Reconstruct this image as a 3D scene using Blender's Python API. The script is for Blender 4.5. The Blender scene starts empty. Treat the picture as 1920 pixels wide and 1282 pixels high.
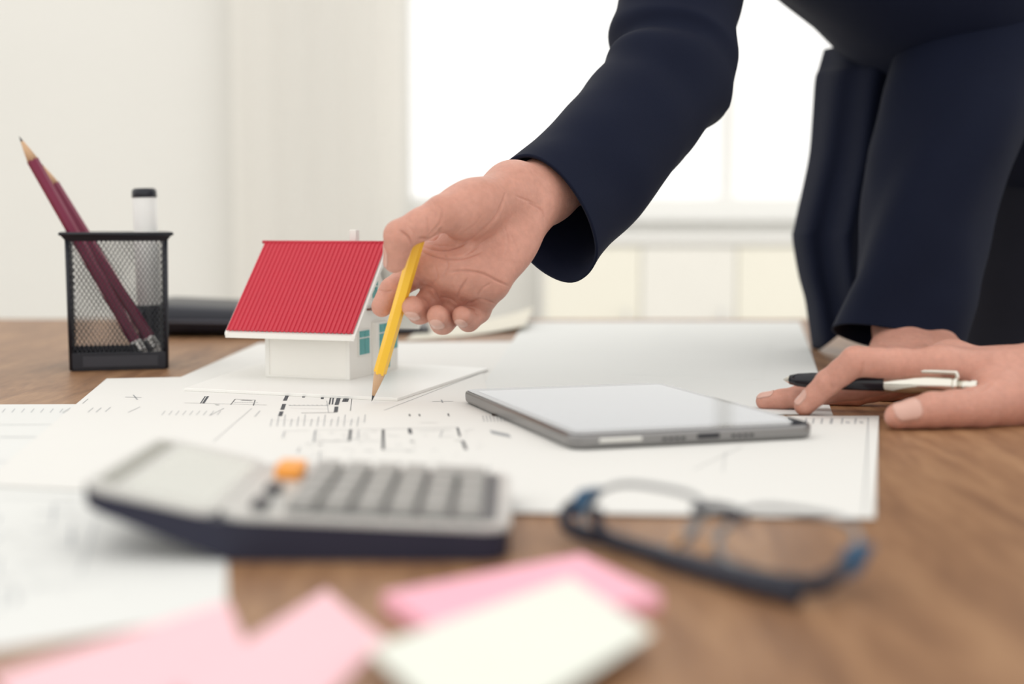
import bpy, bmesh, math, random
import numpy as np
from mathutils import Vector, Matrix, noise

random.seed(7)
SC = bpy.context.scene
COL = SC.collection
PI = math.pi

# ------------------------------------------------------------------ camera
T = 0.75                                   # table top height
H = 0.113                                  # lens above the table top
FPX = 50.0 / 36.0 * 1920.0
TH = math.atan((641 - 420) / FPX)          # downward pitch
cam = bpy.data.cameras.new('camera')
cam.lens = 50.0
cam.sensor_width = 36.0
cam.clip_start = 0.02
cam.dof.use_dof = True
cam.dof.focus_distance = 0.93
cam.dof.aperture_fstop = 3.8
camo = bpy.data.objects.new('camera', cam)
COL.objects.link(camo)
camo.location = (0, 0, T + H)
camo.rotation_euler = (PI / 2 - TH, 0, 0)
SC.camera = camo

# ------------------------------------------------------------------ world, light, exposure
w = bpy.data.worlds.new('world')
SC.world = w
w.use_nodes = True
bg = w.node_tree.nodes['Background']
bg.inputs[0].default_value = (1.0, 0.985, 0.95, 1)
bg.inputs[1].default_value = 0.95
SC.view_settings.view_transform = 'Standard'
SC.view_settings.look = 'None'
SC.view_settings.gamma = 1.0
SC.view_settings.exposure = 0.48
SC.view_settings.use_curve_mapping = False
# no lamps: the room is lit by the bright overcast sky, through the far window and the open sides of the room

# ------------------------------------------------------------------ pixel helpers (pixels of the 1920x1282 photograph)
CT, ST = math.cos(TH), math.sin(TH)


def ray(px, py):
    a = (px - 960) / FPX
    b = (641 - py) / FPX
    return Vector((a, CT + b * ST, -ST + b * CT))


def P(px, py, d):                          # the point on that ray at distance d (metres, along y)
    r = ray(px, py)
    return Vector((0, 0, T + H)) + r * (d / r.y)


def G(px, py, z=0.0):                      # where that ray meets the plane z above the table
    r = ray(px, py)
    return Vector((0, 0, T + H)) + r * ((z - H) / r.z)


def proj(V):                               # (n,3) array -> pixels
    V = np.asarray(V, float)
    z = V[:, 2] - (T + H)
    zc = V[:, 1] * CT - z * ST
    yc = V[:, 1] * ST + z * CT
    return np.stack([960 + FPX * V[:, 0] / zc, 641 - FPX * yc / zc], 1)


# ------------------------------------------------------------------ materials
MATS = {}


def mat(name, col, rough=0.5, metal=0.0, spec=0.5, bump=0.0, bscale=200.0, var=0.0, vscale=20.0, sub=0.0, subcol=None,
        sheen=0.0, trans=0.0, ior=1.45, emit=None, estr=0.0, coat=0.0, alpha=1.0, translucent=0.0):
    if name in MATS:
        return MATS[name]
    m = bpy.data.materials.new(name)
    m.use_nodes = True
    nt = m.node_tree
    b = nt.nodes['Principled BSDF']
    b.inputs['Base Color'].default_value = (*col, 1)
    b.inputs['Roughness'].default_value = rough
    b.inputs['Metallic'].default_value = metal
    b.inputs['Specular IOR Level'].default_value = spec
    b.inputs['IOR'].default_value = ior
    b.inputs['Transmission Weight'].default_value = trans
    b.inputs['Sheen Weight'].default_value = sheen
    b.inputs['Coat Weight'].default_value = coat
    b.inputs['Alpha'].default_value = alpha
    if sub:
        b.inputs['Subsurface Weight'].default_value = sub
        b.inputs['Subsurface Radius'].default_value = (1.0, 0.35, 0.2)
        b.inputs['Subsurface Scale'].default_value = 0.004
    if emit:
        b.inputs['Emission Color'].default_value = (*emit, 1)
        b.inputs['Emission Strength'].default_value = estr
    tc = nt.nodes.new('ShaderNodeTexCoord')
    if var:
        n = nt.nodes.new('ShaderNodeTexNoise')
        n.inputs['Scale'].default_value = vscale
        n.inputs['Detail'].default_value = 5
        nt.links.new(tc.outputs['Object'], n.inputs['Vector'])
        mx = nt.nodes.new('ShaderNodeMix')
        mx.data_type = 'RGBA'
        mx.inputs[6].default_value = (*[c * (1 - var) for c in col], 1)
        c2 = subcol or [min(1, c * (1 + var)) for c in col]
        mx.inputs[7].default_value = (*c2, 1)
        nt.links.new(n.outputs['Fac'], mx.inputs[0])
        nt.links.new(mx.outputs[2], b.inputs['Base Color'])
    if bump:
        n = nt.nodes.new('ShaderNodeTexNoise')
        n.inputs['Scale'].default_value = bscale
        n.inputs['Detail'].default_value = 4
        nt.links.new(tc.outputs['Object'], n.inputs['Vector'])
        bp = nt.nodes.new('ShaderNodeBump')
        bp.inputs['Strength'].default_value = bump
        bp.inputs['Distance'].default_value = 0.001
        nt.links.new(n.outputs['Fac'], bp.inputs['Height'])
        nt.links.new(bp.outputs[0], b.inputs['Normal'])
    if translucent:
        tl = nt.nodes.new('ShaderNodeBsdfTranslucent')
        tl.inputs[0].default_value = (*col, 1)
        ms = nt.nodes.new('ShaderNodeMixShader')
        ms.inputs[0].default_value = translucent
        nt.links.new(b.outputs[0], ms.inputs[1])
        nt.links.new(tl.outputs[0], ms.inputs[2])
        nt.links.new(ms.outputs[0], nt.nodes['Material Output'].inputs[0])
    MATS[name] = m
    return m


def wood_mat():
    m = bpy.data.materials.new('table_wood')
    m.use_nodes = True
    nt = m.node_tree
    b = nt.nodes['Principled BSDF']
    tc = nt.nodes.new('ShaderNodeTexCoord')
    mp = nt.nodes.new('ShaderNodeMapping')
    mp.inputs['Scale'].default_value = (20.0, 2.6, 3.0)
    mp.inputs['Rotation'].default_value = (0, 0, 0.12)
    n1 = nt.nodes.new('ShaderNodeTexNoise')
    n1.inputs['Scale'].default_value = 3.0
    n1.inputs['Detail'].default_value = 8
    n1.inputs['Distortion'].default_value = 1.2
    n2 = nt.nodes.new('ShaderNodeTexNoise')
    n2.inputs['Scale'].default_value = 20.0
    n2.inputs['Detail'].default_value = 6
    rp = nt.nodes.new('ShaderNodeValToRGB')
    e = rp.color_ramp.elements
    e[0].position, e[0].color = 0.30, (0.170, 0.080, 0.037, 1)
    e[1].position, e[1].color = 0.72, (0.42, 0.238, 0.122, 1)
    mid = e.new(0.5)
    mid.color = (0.285, 0.146, 0.070, 1)
    mx = nt.nodes.new('ShaderNodeMath')
    mx.operation = 'MULTIPLY_ADD'
    mx.inputs[1].default_value = 0.3
    L = nt.links.new
    L(tc.outputs['Object'], mp.inputs[0])
    L(mp.outputs[0], n1.inputs['Vector'])
    L(mp.outputs[0], n2.inputs['Vector'])
    L(n2.outputs['Fac'], mx.inputs[0])
    sc = nt.nodes.new('ShaderNodeMath')
    sc.operation = 'MULTIPLY'
    sc.inputs[1].default_value = 0.7
    L(n1.outputs['Fac'], sc.inputs[0])
    L(sc.outputs[0], mx.inputs[2])
    L(mx.outputs[0], rp.inputs[0])
    L(rp.outputs[0], b.inputs['Base Color'])
    b.inputs['Roughness'].default_value = 0.42
    b.inputs['Specular IOR Level'].default_value = 0.4
    bp = nt.nodes.new('ShaderNodeBump')
    bp.inputs['Strength'].default_value = 0.12
    bp.inputs['Distance'].default_value = 0.001
    L(n2.outputs['Fac'], bp.inputs['Height'])
    L(bp.outputs[0], b.inputs['Normal'])
    return m


def roof_red():
    return mat('roof_red_plastic', (0.56, 0.030, 0.055), 0.42, var=0.04, vscale=60)


# ------------------------------------------------------------------ mesh helpers
def mesh_obj(name, verts, faces, material, parent=None, smooth=False, auto=None):
    me = bpy.data.meshes.new(name)
    me.from_pydata([tuple(v) for v in verts], [], [tuple(int(i) for i in f) for f in faces])
    return link(name, me, material, parent, smooth)


def link(name, me, material, parent=None, smooth=False):
    me.update()
    if material:
        me.materials.append(material)
    if smooth:
        me.polygons.foreach_set('use_smooth', [True] * len(me.polygons))
    o = bpy.data.objects.new(name, me)
    COL.objects.link(o)
    if parent is not None:
        attach(o, parent)
    return o


def world_of(o):
    return o.matrix_basis if o.parent is None else world_of(o.parent) @ o.matrix_parent_inverse @ o.matrix_basis


def attach(o, parent):
    o.parent = parent
    o.matrix_parent_inverse = world_of(parent).inverted()


def bm_obj(name, bm, material, parent=None, smooth=False):
    bmesh.ops.recalc_face_normals(bm, faces=bm.faces[:])
    me = bpy.data.meshes.new(name)
    bm.to_mesh(me)
    bm.free()
    return link(name, me, material, parent, smooth)


def tag(o, label, cat, group=None, kind=None):
    if label:
        o['label'] = label
    if cat:
        o['category'] = cat
    if group:
        o['group'] = group
    if kind:
        o['kind'] = kind
    return o


def thing(name, loc, label, cat, group=None):
    o = bpy.data.objects.new(name, None)
    o.empty_display_size = 0.02
    COL.objects.link(o)
    o.location = loc
    return tag(o, label, cat, group)


def structure(name, o):
    o.name = name
    o['kind'] = 'structure'
    return o


def box_bm(bm, c, ax, ay, az, bevel=0.0, seg=2):
    """box with centre c and half-axis vectors"""
    c, ax, ay, az = Vector(c), Vector(ax), Vector(ay), Vector(az)
    vs = [bm.verts.new(c + ax * i + ay * j + az * k) for i in (-1, 1) for j in (-1, 1) for k in (-1, 1)]
    fs = [(0, 1, 3, 2), (4, 6, 7, 5), (0, 4, 5, 1), (2, 3, 7, 6), (0, 2, 6, 4), (1, 5, 7, 3)]
    nf = [bm.faces.new([vs[i] for i in f]) for f in fs]
    if bevel:
        es = list({e for f in nf for e in f.edges})
        bmesh.ops.bevel(bm, geom=es, offset=bevel, segments=seg, affect='EDGES', profile=0.6)


def box(name, c, ax, ay, az, material, parent=None, bevel=0.0, seg=2, smooth=False):
    bm = bmesh.new()
    box_bm(bm, c, ax, ay, az, bevel, seg)
    return bm_obj(name, bm, material, parent, smooth)


def abox(name, lo, hi, material, parent=None, bevel=0.0):
    lo, hi = Vector(lo), Vector(hi)
    h = (hi - lo) / 2
    return box(name, (lo + hi) / 2, (h.x, 0, 0), (0, h.y, 0), (0, 0, h.z), material, parent, bevel)


def prism_bm(bm, pts, up, bevel=0.0, seg=2):
    """polygon (list of points) extruded by vector up"""
    up = Vector(up)
    a = [bm.verts.new(Vector(p)) for p in pts]
    b = [bm.verts.new(Vector(p) + up) for p in pts]
    n = len(pts)
    fs = [bm.faces.new(a[::-1]), bm.faces.new(b)]
    for i in range(n):
        fs.append(bm.faces.new([a[i], a[(i + 1) % n], b[(i + 1) % n], b[i]]))
    if bevel:
        es = list({e for f in fs[:2] for e in f.edges})
        bmesh.ops.bevel(bm, geom=es, offset=bevel, segments=seg, affect='EDGES', profile=0.6)


def prism(name, pts, up, material, parent=None, bevel=0.0, seg=2, smooth=False):
    bm = bmesh.new()
    prism_bm(bm, pts, up, bevel, seg)
    return bm_obj(name, bm, material, parent, smooth)


def frame_of(d):
    d = Vector(d).normalized()
    a = Vector((0, 0, 1)) if abs(d.z) < 0.9 else Vector((1, 0, 0))
    x = d.cross(a).normalized()
    return x, d.cross(x).normalized(), d


def tube_geo(pts, radii, n=12, closed=False, cap=True, flat=1.0, twist=0.0):
    """tube through pts; radii a number or list; parallel transported frame"""
    pts = [Vector(p) for p in pts]
    m = len(pts)
    if not hasattr(radii, '__len__'):
        radii = [radii] * m
    V, F = [], []
    x = None
    for i, p in enumerate(pts):
        if closed:
            d = (pts[(i + 1) % m] - pts[i - 1]).normalized()
        else:
            d = (pts[min(i + 1, m - 1)] - pts[max(i - 1, 0)]).normalized()
        if x is None:
            x = frame_of(d)[0]
        x = (x - d * x.dot(d)).normalized()
        y = d.cross(x)
        for k in range(n):
            a = 2 * PI * k / n + twist
            V.append(p + (x * math.cos(a) * flat + y * math.sin(a)) * radii[i])
    rings = m if closed else m - 1
    for i in range(rings):
        j = (i + 1) % m
        for k in range(n):
            F.append((i * n + k, i * n + (k + 1) % n, j * n + (k + 1) % n, j * n + k))
    if cap and not closed:
        F.append(tuple(range(n))[::-1])
        F.append(tuple((m - 1) * n + k for k in range(n)))
    return V, F


def tube(name, pts, radii, material, parent=None, n=12, smooth=True, **kw):
    V, F = tube_geo(pts, radii, n, **kw)
    return mesh_obj(name, V, F, material, parent, smooth)


def smooth_path(pts, n=8, closed=False):
    pts = [Vector(p) for p in pts]
    out = []
    m = len(pts)
    rng = m if closed else m - 1
    for i in range(rng):
        if closed:
            p0, p1, p2, p3 = pts[i - 1], pts[i], pts[(i + 1) % m], pts[(i + 2) % m]
        else:
            p0, p1, p2, p3 = pts[max(i - 1, 0)], pts[i], pts[i + 1], pts[min(i + 2, m - 1)]
        for k in range(n):
            t = k / n
            out.append(0.5 * (2 * p1 + (p2 - p0) * t + (2 * p0 - 5 * p1 + 4 * p2 - p3) * t * t + (3 * p1 - p0 - 3 * p2 + p3) * t ** 3))
    if not closed:
        out.append(pts[-1])
    return out


def ellipsoid(name, c, ax, ay, az, material, parent=None, nu=20, nv=12):
    c, ax, ay, az = Vector(c), Vector(ax), Vector(ay), Vector(az)
    V, F = [], []
    for j in range(nv + 1):
        t = PI * j / nv
        for i in range(nu):
            a = 2 * PI * i / nu
            V.append(c + ax * (math.sin(t) * math.cos(a)) + ay * (math.sin(t) * math.sin(a)) + az * math.cos(t))
    for j in range(nv):
        for i in range(nu):
            F.append((j * nu + i, j * nu + (i + 1) % nu, (j + 1) * nu + (i + 1) % nu, (j + 1) * nu + i))
    return mesh_obj(name, V, F, material, parent, True)


def sheet_bm(bm, corners, thick, nu=14, nv=14, lift=None):
    """paper: corners in order around, optional lift(u,v) in metres, real thickness"""
    a, b, c, d = [Vector(p) for p in corners]
    top, bot = [], []
    for j in range(nv + 1):
        for i in range(nu + 1):
            u, v = i / nu, j / nv
            p = (a * (1 - u) + b * u) * (1 - v) + (d * (1 - u) + c * u) * v
            if lift:
                p = p + Vector((0, 0, lift(u, v)))
            top.append(bm.verts.new(p + Vector((0, 0, thick))))
            bot.append(bm.verts.new(p))
    k = lambda i, j: j * (nu + 1) + i
    for j in range(nv):
        for i in range(nu):
            bm.faces.new([top[k(i, j)], top[k(i + 1, j)], top[k(i + 1, j + 1)], top[k(i, j + 1)]])
            bm.faces.new([bot[k(i, j)], bot[k(i, j + 1)], bot[k(i + 1, j + 1)], bot[k(i + 1, j)]])
    for i in range(nu):
        bm.faces.new([top[k(i, 0)], bot[k(i, 0)], bot[k(i + 1, 0)], top[k(i + 1, 0)]])
        bm.faces.new([top[k(i + 1, nv)], bot[k(i + 1, nv)], bot[k(i, nv)], top[k(i, nv)]])
    for j in range(nv):
        bm.faces.new([top[k(0, j + 1)], bot[k(0, j + 1)], bot[k(0, j)], top[k(0, j)]])
        bm.faces.new([top[k(nu, j)], bot[k(nu, j)], bot[k(nu, j + 1)], top[k(nu, j + 1)]])


def sheet(name, corners, thick, material, lift=None, parent=None, n=14):
    bm = bmesh.new()
    sheet_bm(bm, corners, thick, n, n, lift)
    return bm_obj(name, bm, material, parent, False)


# ------------------------------------------------------------------ signed distance surfaces (hands)
def rcone(p, a, b, ra, rb):
    a = np.asarray(a, np.float32); b = np.asarray(b, np.float32)
    pa = p - a; ba = b - a
    h = np.clip((pa @ ba) / max(float(ba @ ba), 1e-12), 0, 1)
    return np.linalg.norm(pa - h[:, None] * ba, axis=1) - (ra + (rb - ra) * h)


def ellip(p, c, R, r):
    q = (p - np.asarray(c, np.float32)) @ np.asarray(R, np.float32).T
    r = np.asarray(r, np.float32)
    k0 = np.linalg.norm(q / r, axis=1); k1 = np.linalg.norm(q / (r * r), axis=1) + 1e-9
    return k0 * (k0 - 1) / k1


def smin(a, b, k):
    h = np.maximum(k - np.abs(a - b), 0) / k
    return np.minimum(a, b) - h * h * k * 0.25


def axes_from(d, up=(0, 0, 1)):
    d = np.asarray(d, float); d = d / np.linalg.norm(d)
    x = np.cross(d, up); x /= np.linalg.norm(x)
    y = np.cross(x, d)
    return np.stack([d, x, y])


def surface_nets(fn, lo, hi, h, coarse=4):
    lo = np.asarray(lo, float); hi = np.asarray(hi, float)
    n = (np.ceil((hi - lo) / (h * coarse)).astype(int)) * coarse + 1
    nc = (n - 1) // coarse + 1
    gc = np.stack(np.meshgrid(*[lo[i] + np.arange(nc[i]) * h * coarse for i in range(3)], indexing='ij'), -1).reshape(-1, 3).astype(np.float32)
    Fc = fn(gc).reshape(nc)
    F = np.repeat(np.repeat(np.repeat(Fc, coarse, 0), coarse, 1), coarse, 2)
    off = coarse // 2
    F = F[off:off + n[0], off:off + n[1], off:off + n[2]] if False else F[:n[0], :n[1], :n[2]]
    act = np.abs(F) < h * coarse * 2.2
    ijk = np.argwhere(act)
    vals = np.empty(len(ijk), np.float32)
    for s in range(0, len(ijk), 400000):
        q = (lo + ijk[s:s + 400000] * h).astype(np.float32)
        vals[s:s + 400000] = fn(q)
    F = F.astype(np.float32)
    F[act] = vals
    ins = F < 0
    c = np.zeros(tuple(n - 1), np.int8)
    for dx in (0, 1):
        for dy in (0, 1):
            for dz in (0, 1):
                c += ins[dx:n[0] - 1 + dx, dy:n[1] - 1 + dy, dz:n[2] - 1 + dz]
    mixed = (c > 0) & (c < 8)
    cells = np.argwhere(mixed)
    idx = -np.ones(mixed.shape, np.int64)
    idx[mixed] = np.arange(len(cells))
    acc = np.zeros((len(cells), 3)); cnt = np.zeros(len(cells))
    corners = [np.array((i, j, k)) for i in (0, 1) for j in (0, 1) for k in (0, 1)]
    for a in range(8):
        for b in range(a + 1, 8):
            A, B = corners[a], corners[b]
            if np.abs(A - B).sum() != 1:
                continue
            fa = F[tuple((cells + A).T)]; fb = F[tuple((cells + B).T)]
            m = (fa < 0) != (fb < 0)
            t = fa[m] / (fa[m] - fb[m])
            acc[m] += A + (B - A) * t[:, None]
            cnt[m] += 1
    V = lo + (cells + acc / cnt[:, None]) * h
    Q = []
    for ax in range(3):
        b1, b2 = (ax + 1) % 3, (ax + 2) % 3
        sl0 = [slice(None)] * 3; sl1 = [slice(None)] * 3
        sl0[ax] = slice(0, n[ax] - 1); sl1[ax] = slice(1, n[ax])
        i0 = ins[tuple(sl0)]; i1 = ins[tuple(sl1)]
        e = np.argwhere(i0 != i1)
        e = e[(e[:, b1] > 0) & (e[:, b2] > 0) & (e[:, b1] < n[b1] - 1) & (e[:, b2] < n[b2] - 1)]
        flip = i0[tuple(e.T)]
        d1 = np.zeros(3, int); d1[b1] = 1
        d2 = np.zeros(3, int); d2[b2] = 1
        q = np.stack([idx[tuple((e - d1 - d2).T)], idx[tuple((e - d2).T)], idx[tuple(e.T)], idx[tuple((e - d1).T)]], 1)
        q[~flip] = q[~flip][:, ::-1]
        Q.append(q)
    Q = np.concatenate(Q)
    Q = Q[(Q >= 0).all(1)]
    return V, Q


def vnormals(V, Q):
    nrm = np.cross(V[Q[:, 2]] - V[Q[:, 0]], V[Q[:, 3]] - V[Q[:, 1]])
    N = np.zeros_like(V)
    for k in range(4):
        np.add.at(N, Q[:, k], nrm)
    return N / (np.linalg.norm(N, axis=1, keepdims=True) + 1e-12)


def relax(V, Q, it=2, lam=0.5):
    for _ in range(it):
        S = np.zeros_like(V); C = np.zeros(len(V))
        for k in range(4):
            a, b = Q[:, k], Q[:, (k + 1) % 4]
            np.add.at(S, a, V[b]); np.add.at(C, a, 1)
            np.add.at(S, b, V[a]); np.add.at(C, b, 1)
        V = V + lam * (S / np.maximum(C, 1)[:, None] - V)
    return V


def crease(V, N, lines, sigma_px):
    """press creases (pixel polylines, depth) into the skin that faces the camera"""
    uv = proj(V)
    view = np.array([0, 0, T + H]) - V
    view /= np.linalg.norm(view, axis=1, keepdims=True)
    face = np.clip(((N * view).sum(1) - 0.1) * 3, 0, 1)
    D = np.zeros(len(V))
    for pts, depth, sg in lines:
        pts = np.array([(p.x, p.y) for p in smooth_path([Vector((a, b, 0)) for a, b in pts], 6)])
        L = np.linalg.norm(np.diff(pts, axis=0), axis=1); tot = L.sum(); s0 = 0
        best = np.full(len(V), 1e9); par = np.zeros(len(V))
        for i in range(len(pts) - 1):
            a, b = pts[i], pts[i + 1]
            ba = b - a
            h = np.clip(((uv - a) @ ba) / (ba @ ba), 0, 1)
            d = np.linalg.norm(uv - a - h[:, None] * ba, axis=1)
            m = d < best
            best[m] = d[m]; par[m] = (s0 + h[m] * L[i]) / tot
            s0 += L[i]
        fade = np.clip(np.minimum(par, 1 - par) * 5 + 0.25, 0, 1)
        D = np.maximum(D, depth * fade * np.exp(-(best / (sg * sigma_px)) ** 2))
    return V - N * (D * face)[:, None]


class Hand:
    """joints are (x, y, z, radius) in metres; fingers are lists of joints from knuckle to tip"""

    def __init__(self, palm, balls, fingers, thumb, kp=0.009):
        self.palm, self.balls, self.fingers, self.thumb, self.kp = palm, balls, fingers, thumb, kp

    def chain(self, p, J, k, bulge=0.94):
        d = None
        for (a, b) in zip(J[:-1], J[1:]):
            A, B = np.array(a[:3]), np.array(b[:3])
            M = (A + B) / 2
            rm = (a[3] + b[3]) / 2 * bulge
            for (q0, q1, r0, r1) in ((A, M, a[3], rm), (M, B, rm, b[3])):
                e = rcone(p, q0, q1, r0, r1)
                d = e if d is None else smin(d, e, k)
        return d

    def __call__(self, p):
        d = None
        for a, b in self.palm:
            e = rcone(p, a[:3], b[:3], a[3], b[3])
            d = e if d is None else smin(d, e, self.kp)
        for c, ax, r in self.balls:
            d = smin(d, ellip(p, c, axes_from(ax), r), 0.010)
        for J in self.fingers:
            d = smin(d, self.chain(p, J[:2], 0.002, 0.97), 0.0055)
        d = smin(d, self.chain(p, self.thumb[:2], 0.003, 0.97), 0.010)
        d = smin(d, self.chain(p, self.thumb[1:3], 0.003, 0.95), 0.0035)
        for J in self.fingers + [self.thumb[1:]]:
            d = smin(d, self.chain(p, J, 0.003), 0.0010)
        return d

    def grad(self, p):
        p = np.asarray(p, np.float32).reshape(1, 3)
        e = 4e-4
        g = np.array([float(self(p + np.eye(3, dtype=np.float32)[i] * e)[0] - self(p - np.eye(3, dtype=np.float32)[i] * e)[0]) for i in range(3)])
        return g / (np.linalg.norm(g) + 1e-9)

    def nail(self, J, normal, width, length, material, parent, back=0.25):
        """a thin curved plate laid on the skin of the last joint"""
        A, B = np.array(J[-2][:3]), np.array(J[-1][:3])
        ax = (B - A) / np.linalg.norm(B - A)
        n = np.array(normal, float); n -= ax * (n @ ax); n /= np.linalg.norm(n)
        lat = np.cross(ax, n)
        nu, nv = 10, 10
        r = J[-1][3]
        pts = []
        for j in range(nv + 1):
            for i in range(nu + 1):
                s = (j / nv)
                u = (i / nu * 2 - 1)
                ww = width / 2 * (1 - 0.10 * (1 - s)) * math.sqrt(max(0.02, 1 - (max(0, abs(s - 0.5) * 2 - 0.45) / 0.6) ** 2))
                ang = u * ww / (r * 1.0)
                base = B + ax * (length * (s - 1 + back) + r * 0.25)
                q = base + (n * math.cos(ang) + lat * math.sin(ang)) * r * 1.7
                dr = -(n * math.cos(ang) + lat * math.sin(ang))
                pts.append((q, dr))
        q = np.array([a for a, b in pts]); dr = np.array([b for a, b in pts])
        for _ in range(40):
            q = q + dr * (self(q.astype(np.float32))[:, None] * 0.7)
        top = q - dr * 0.00035; bot = q + dr * 0.0004
        V = np.concatenate([top, bot]); m = (nu + 1) * (nv + 1)
        F = []
        k = lambda i, j: j * (nu + 1) + i
        for j in range(nv):
            for i in range(nu):
                F.append((k(i, j), k(i + 1, j), k(i + 1, j + 1), k(i, j + 1)))
                F.append((m + k(i, j), m + k(i, j + 1), m + k(i + 1, j + 1), m + k(i + 1, j)))
        ring = [k(i, 0) for i in range(nu)] + [k(nu, j) for j in range(nv)] + [k(i, nv) for i in range(nu, 0, -1)] + [k(0, j) for j in range(nv, 0, -1)]
        for a, b in zip(ring, ring[1:] + ring[:1]):
            F.append((a, m + a, m + b, b))
        return mesh_obj('fingernail', V, F, material, parent, True)


# ================================================================== THE ROOM
M_wall = mat('wall_paint', (0.80, 0.79, 0.755), 0.9, var=0.02, vscale=3, bump=0.05, bscale=80)
M_white = mat('white_paint', (0.86, 0.855, 0.83), 0.5, var=0.02, vscale=10)
M_floor = mat('floor_tile', (0.62, 0.58, 0.52), 0.4, var=0.06, vscale=6)
M_cream = mat('cream_laminate', (0.90, 0.885, 0.83), 0.5, var=0.03, vscale=8)

structure('floor', abox('floor', (-3.2, -1.5, -0.05), (3.2, 4.35, 0.0), M_floor))
WY = 4.20
wx0, wx1, wz0, wz1 = -0.34, 1.00, 0.90, 2.35
bm = bmesh.new()
for lo, hi in (((-3.2, WY, 0), (wx0, WY + .15, 2.8)), ((wx1, WY, 0), (3.2, WY + .15, 2.8)),
               ((wx0, WY, 0), (wx1, WY + .15, wz0)), ((wx0, WY, wz1), (wx1, WY + .15, 2.8))):
    lo, hi = Vector(lo), Vector(hi)
    hf = (hi - lo) / 2
    box_bm(bm, (lo + hi) / 2, (hf.x, 0, 0), (0, hf.y, 0), (0, 0, hf.z))
structure('wall_back', bm_obj('wall_back', bm, M_wall))
structure('wall_left', abox('wall_left', (-3.35, 2.9, 0), (-3.2, 4.35, 2.8), M_wall))
structure('baseboard_back', abox('baseboard_back', (-3.2, WY - .015, 0), (3.2, WY, 0.10), M_white))

# window behind the table: frame, mullions, panes, sill
win = thing('window_1', ((wx0 + wx1) / 2, WY + .05, wz0), 'wide white framed window in the far wall', None)
win['kind'] = 'structure'
fw = 0.04
for nm, lo, hi in (('window_frame', (wx0, wz0), (wx0 + fw, wz1)), ('window_frame', (wx1 - fw, wz0), (wx1, wz1)),
                   ('window_frame', (wx0, wz0), (wx1, wz0 + fw)), ('window_frame', (wx0, wz1 - fw), (wx1, wz1)),
                   ('mullion', (0.62, wz0 + fw), (0.66, wz1 - fw)), ('transom', (wx0 + fw, 1.62), (0.62, 1.65)), ('transom', (0.66, 1.62), (wx1 - fw, 1.65))):
    if nm == 'window_frame' and hi[0] - lo[0] > .1:
        lo, hi = (lo[0] + fw, lo[1]), (hi[0] - fw, hi[1])
    abox(nm, (lo[0], WY + .032, lo[1]), (hi[0], WY + .09, hi[1]), M_white, win)
M_pane = bpy.data.materials.new('window_glass')
M_pane.use_nodes = True
_nt = M_pane.node_tree
_tr = _nt.nodes.new('ShaderNodeBsdfTransparent')
_mx = _nt.nodes.new('ShaderNodeMixShader')
_mx.inputs[0].default_value = 0.06
_nt.nodes['Principled BSDF'].inputs['Roughness'].default_value = 0.02
_nt.links.new(_tr.outputs[0], _mx.inputs[1])
_nt.links.new(_nt.nodes['Principled BSDF'].outputs[0], _mx.inputs[2])
_nt.links.new(_mx.outputs[0], _nt.nodes['Material Output'].inputs[0])
for x0, x1 in ((wx0 + fw, 0.62), (0.66, wx1 - fw)):
    for z0, z1 in ((wz0 + fw, 1.62), (1.65, wz1 - fw)):
        abox('pane', (x0, WY + .055, z0), (x1, WY + .061, z1), M_pane, win)
abox('window_sill', (wx0 - .02, WY - .02, wz0 - .03), (wx1 + .04, WY - .0005, wz0 + .004), M_white, win, 0.003)


# sheer curtain drawn to the left of the window
def curtain(name, x0, x1, y, z0, z1, folds, label):
    V, F = [], []
    nu, nv = folds * 12, 12
    for side in (0, 1):
        for j in range(nv + 1):
            for i in range(nu + 1):
                u, v = i / nu, j / nv
                yy = y + 0.006 * math.sin(u * folds * 2 * PI + 0.6 * math.sin(v * 3)) * (0.5 + 0.5 * v) + side * 0.0015
                V.append((x0 + (x1 - x0) * u, yy, z1 + (z0 - z1) * v))
    m = (nu + 1) * (nv + 1)
    for j in range(nv):
        for i in range(nu):
            a = j * (nu + 1) + i
            F.append((a, a + 1, a + nu + 2, a + nu + 1))
            F.append((m + a, m + a + nu + 1, m + a + nu + 2, m + a + 1))
    o = mesh_obj(name, V, F, mat('sheer_curtain', (0.92, 0.905, 0.87), 0.9, translucent=0.4), None, True)
    return tag(o, label, 'curtain')


curtain('curtain', -0.80, -0.31, WY - .09, 0.25, 2.45, 5, 'pale sheer curtain hanging left of the bright far window')

# low cream cabinet standing under the window
cb = thing('cabinet', (0.45, WY - .24, 0), 'low pale cream cabinet with plain doors under the far window', 'cabinet')
cx0, cx1, cy0, cy1, cz = 0.08, 1.10, WY - .45, WY - .06, 0.835
abox('body', (cx0, cy0 + .02, 0.06), (cx1, cy1, cz - .025), M_white, cb)
abox('plinth', (cx0 + .02, cy0 + .05, 0.0), (cx1 - .02, cy1, 0.06), M_white, cb)
abox('worktop', (cx0 - .015, cy0 - .005, cz - .025), (cx1 + .015, cy1, cz), M_white, cb, 0.004)
for i in range(4):
    x = cx0 + .01 + i * 0.252
    d = abox('door', (x, cy0, 0.07), (x + .249, cy0 + .019, cz - .032), M_cream if i % 2 else mat('yellow_laminate', (0.93, 0.905, 0.80), 0.4), cb, 0.003)
    tube('handle', [(x + .21, cy0 - .02, .52), (x + .21, cy0 - .02, .64)], .005, mat('brushed_steel', (.7, .7, .7), .3, 1.0), d)

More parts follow.
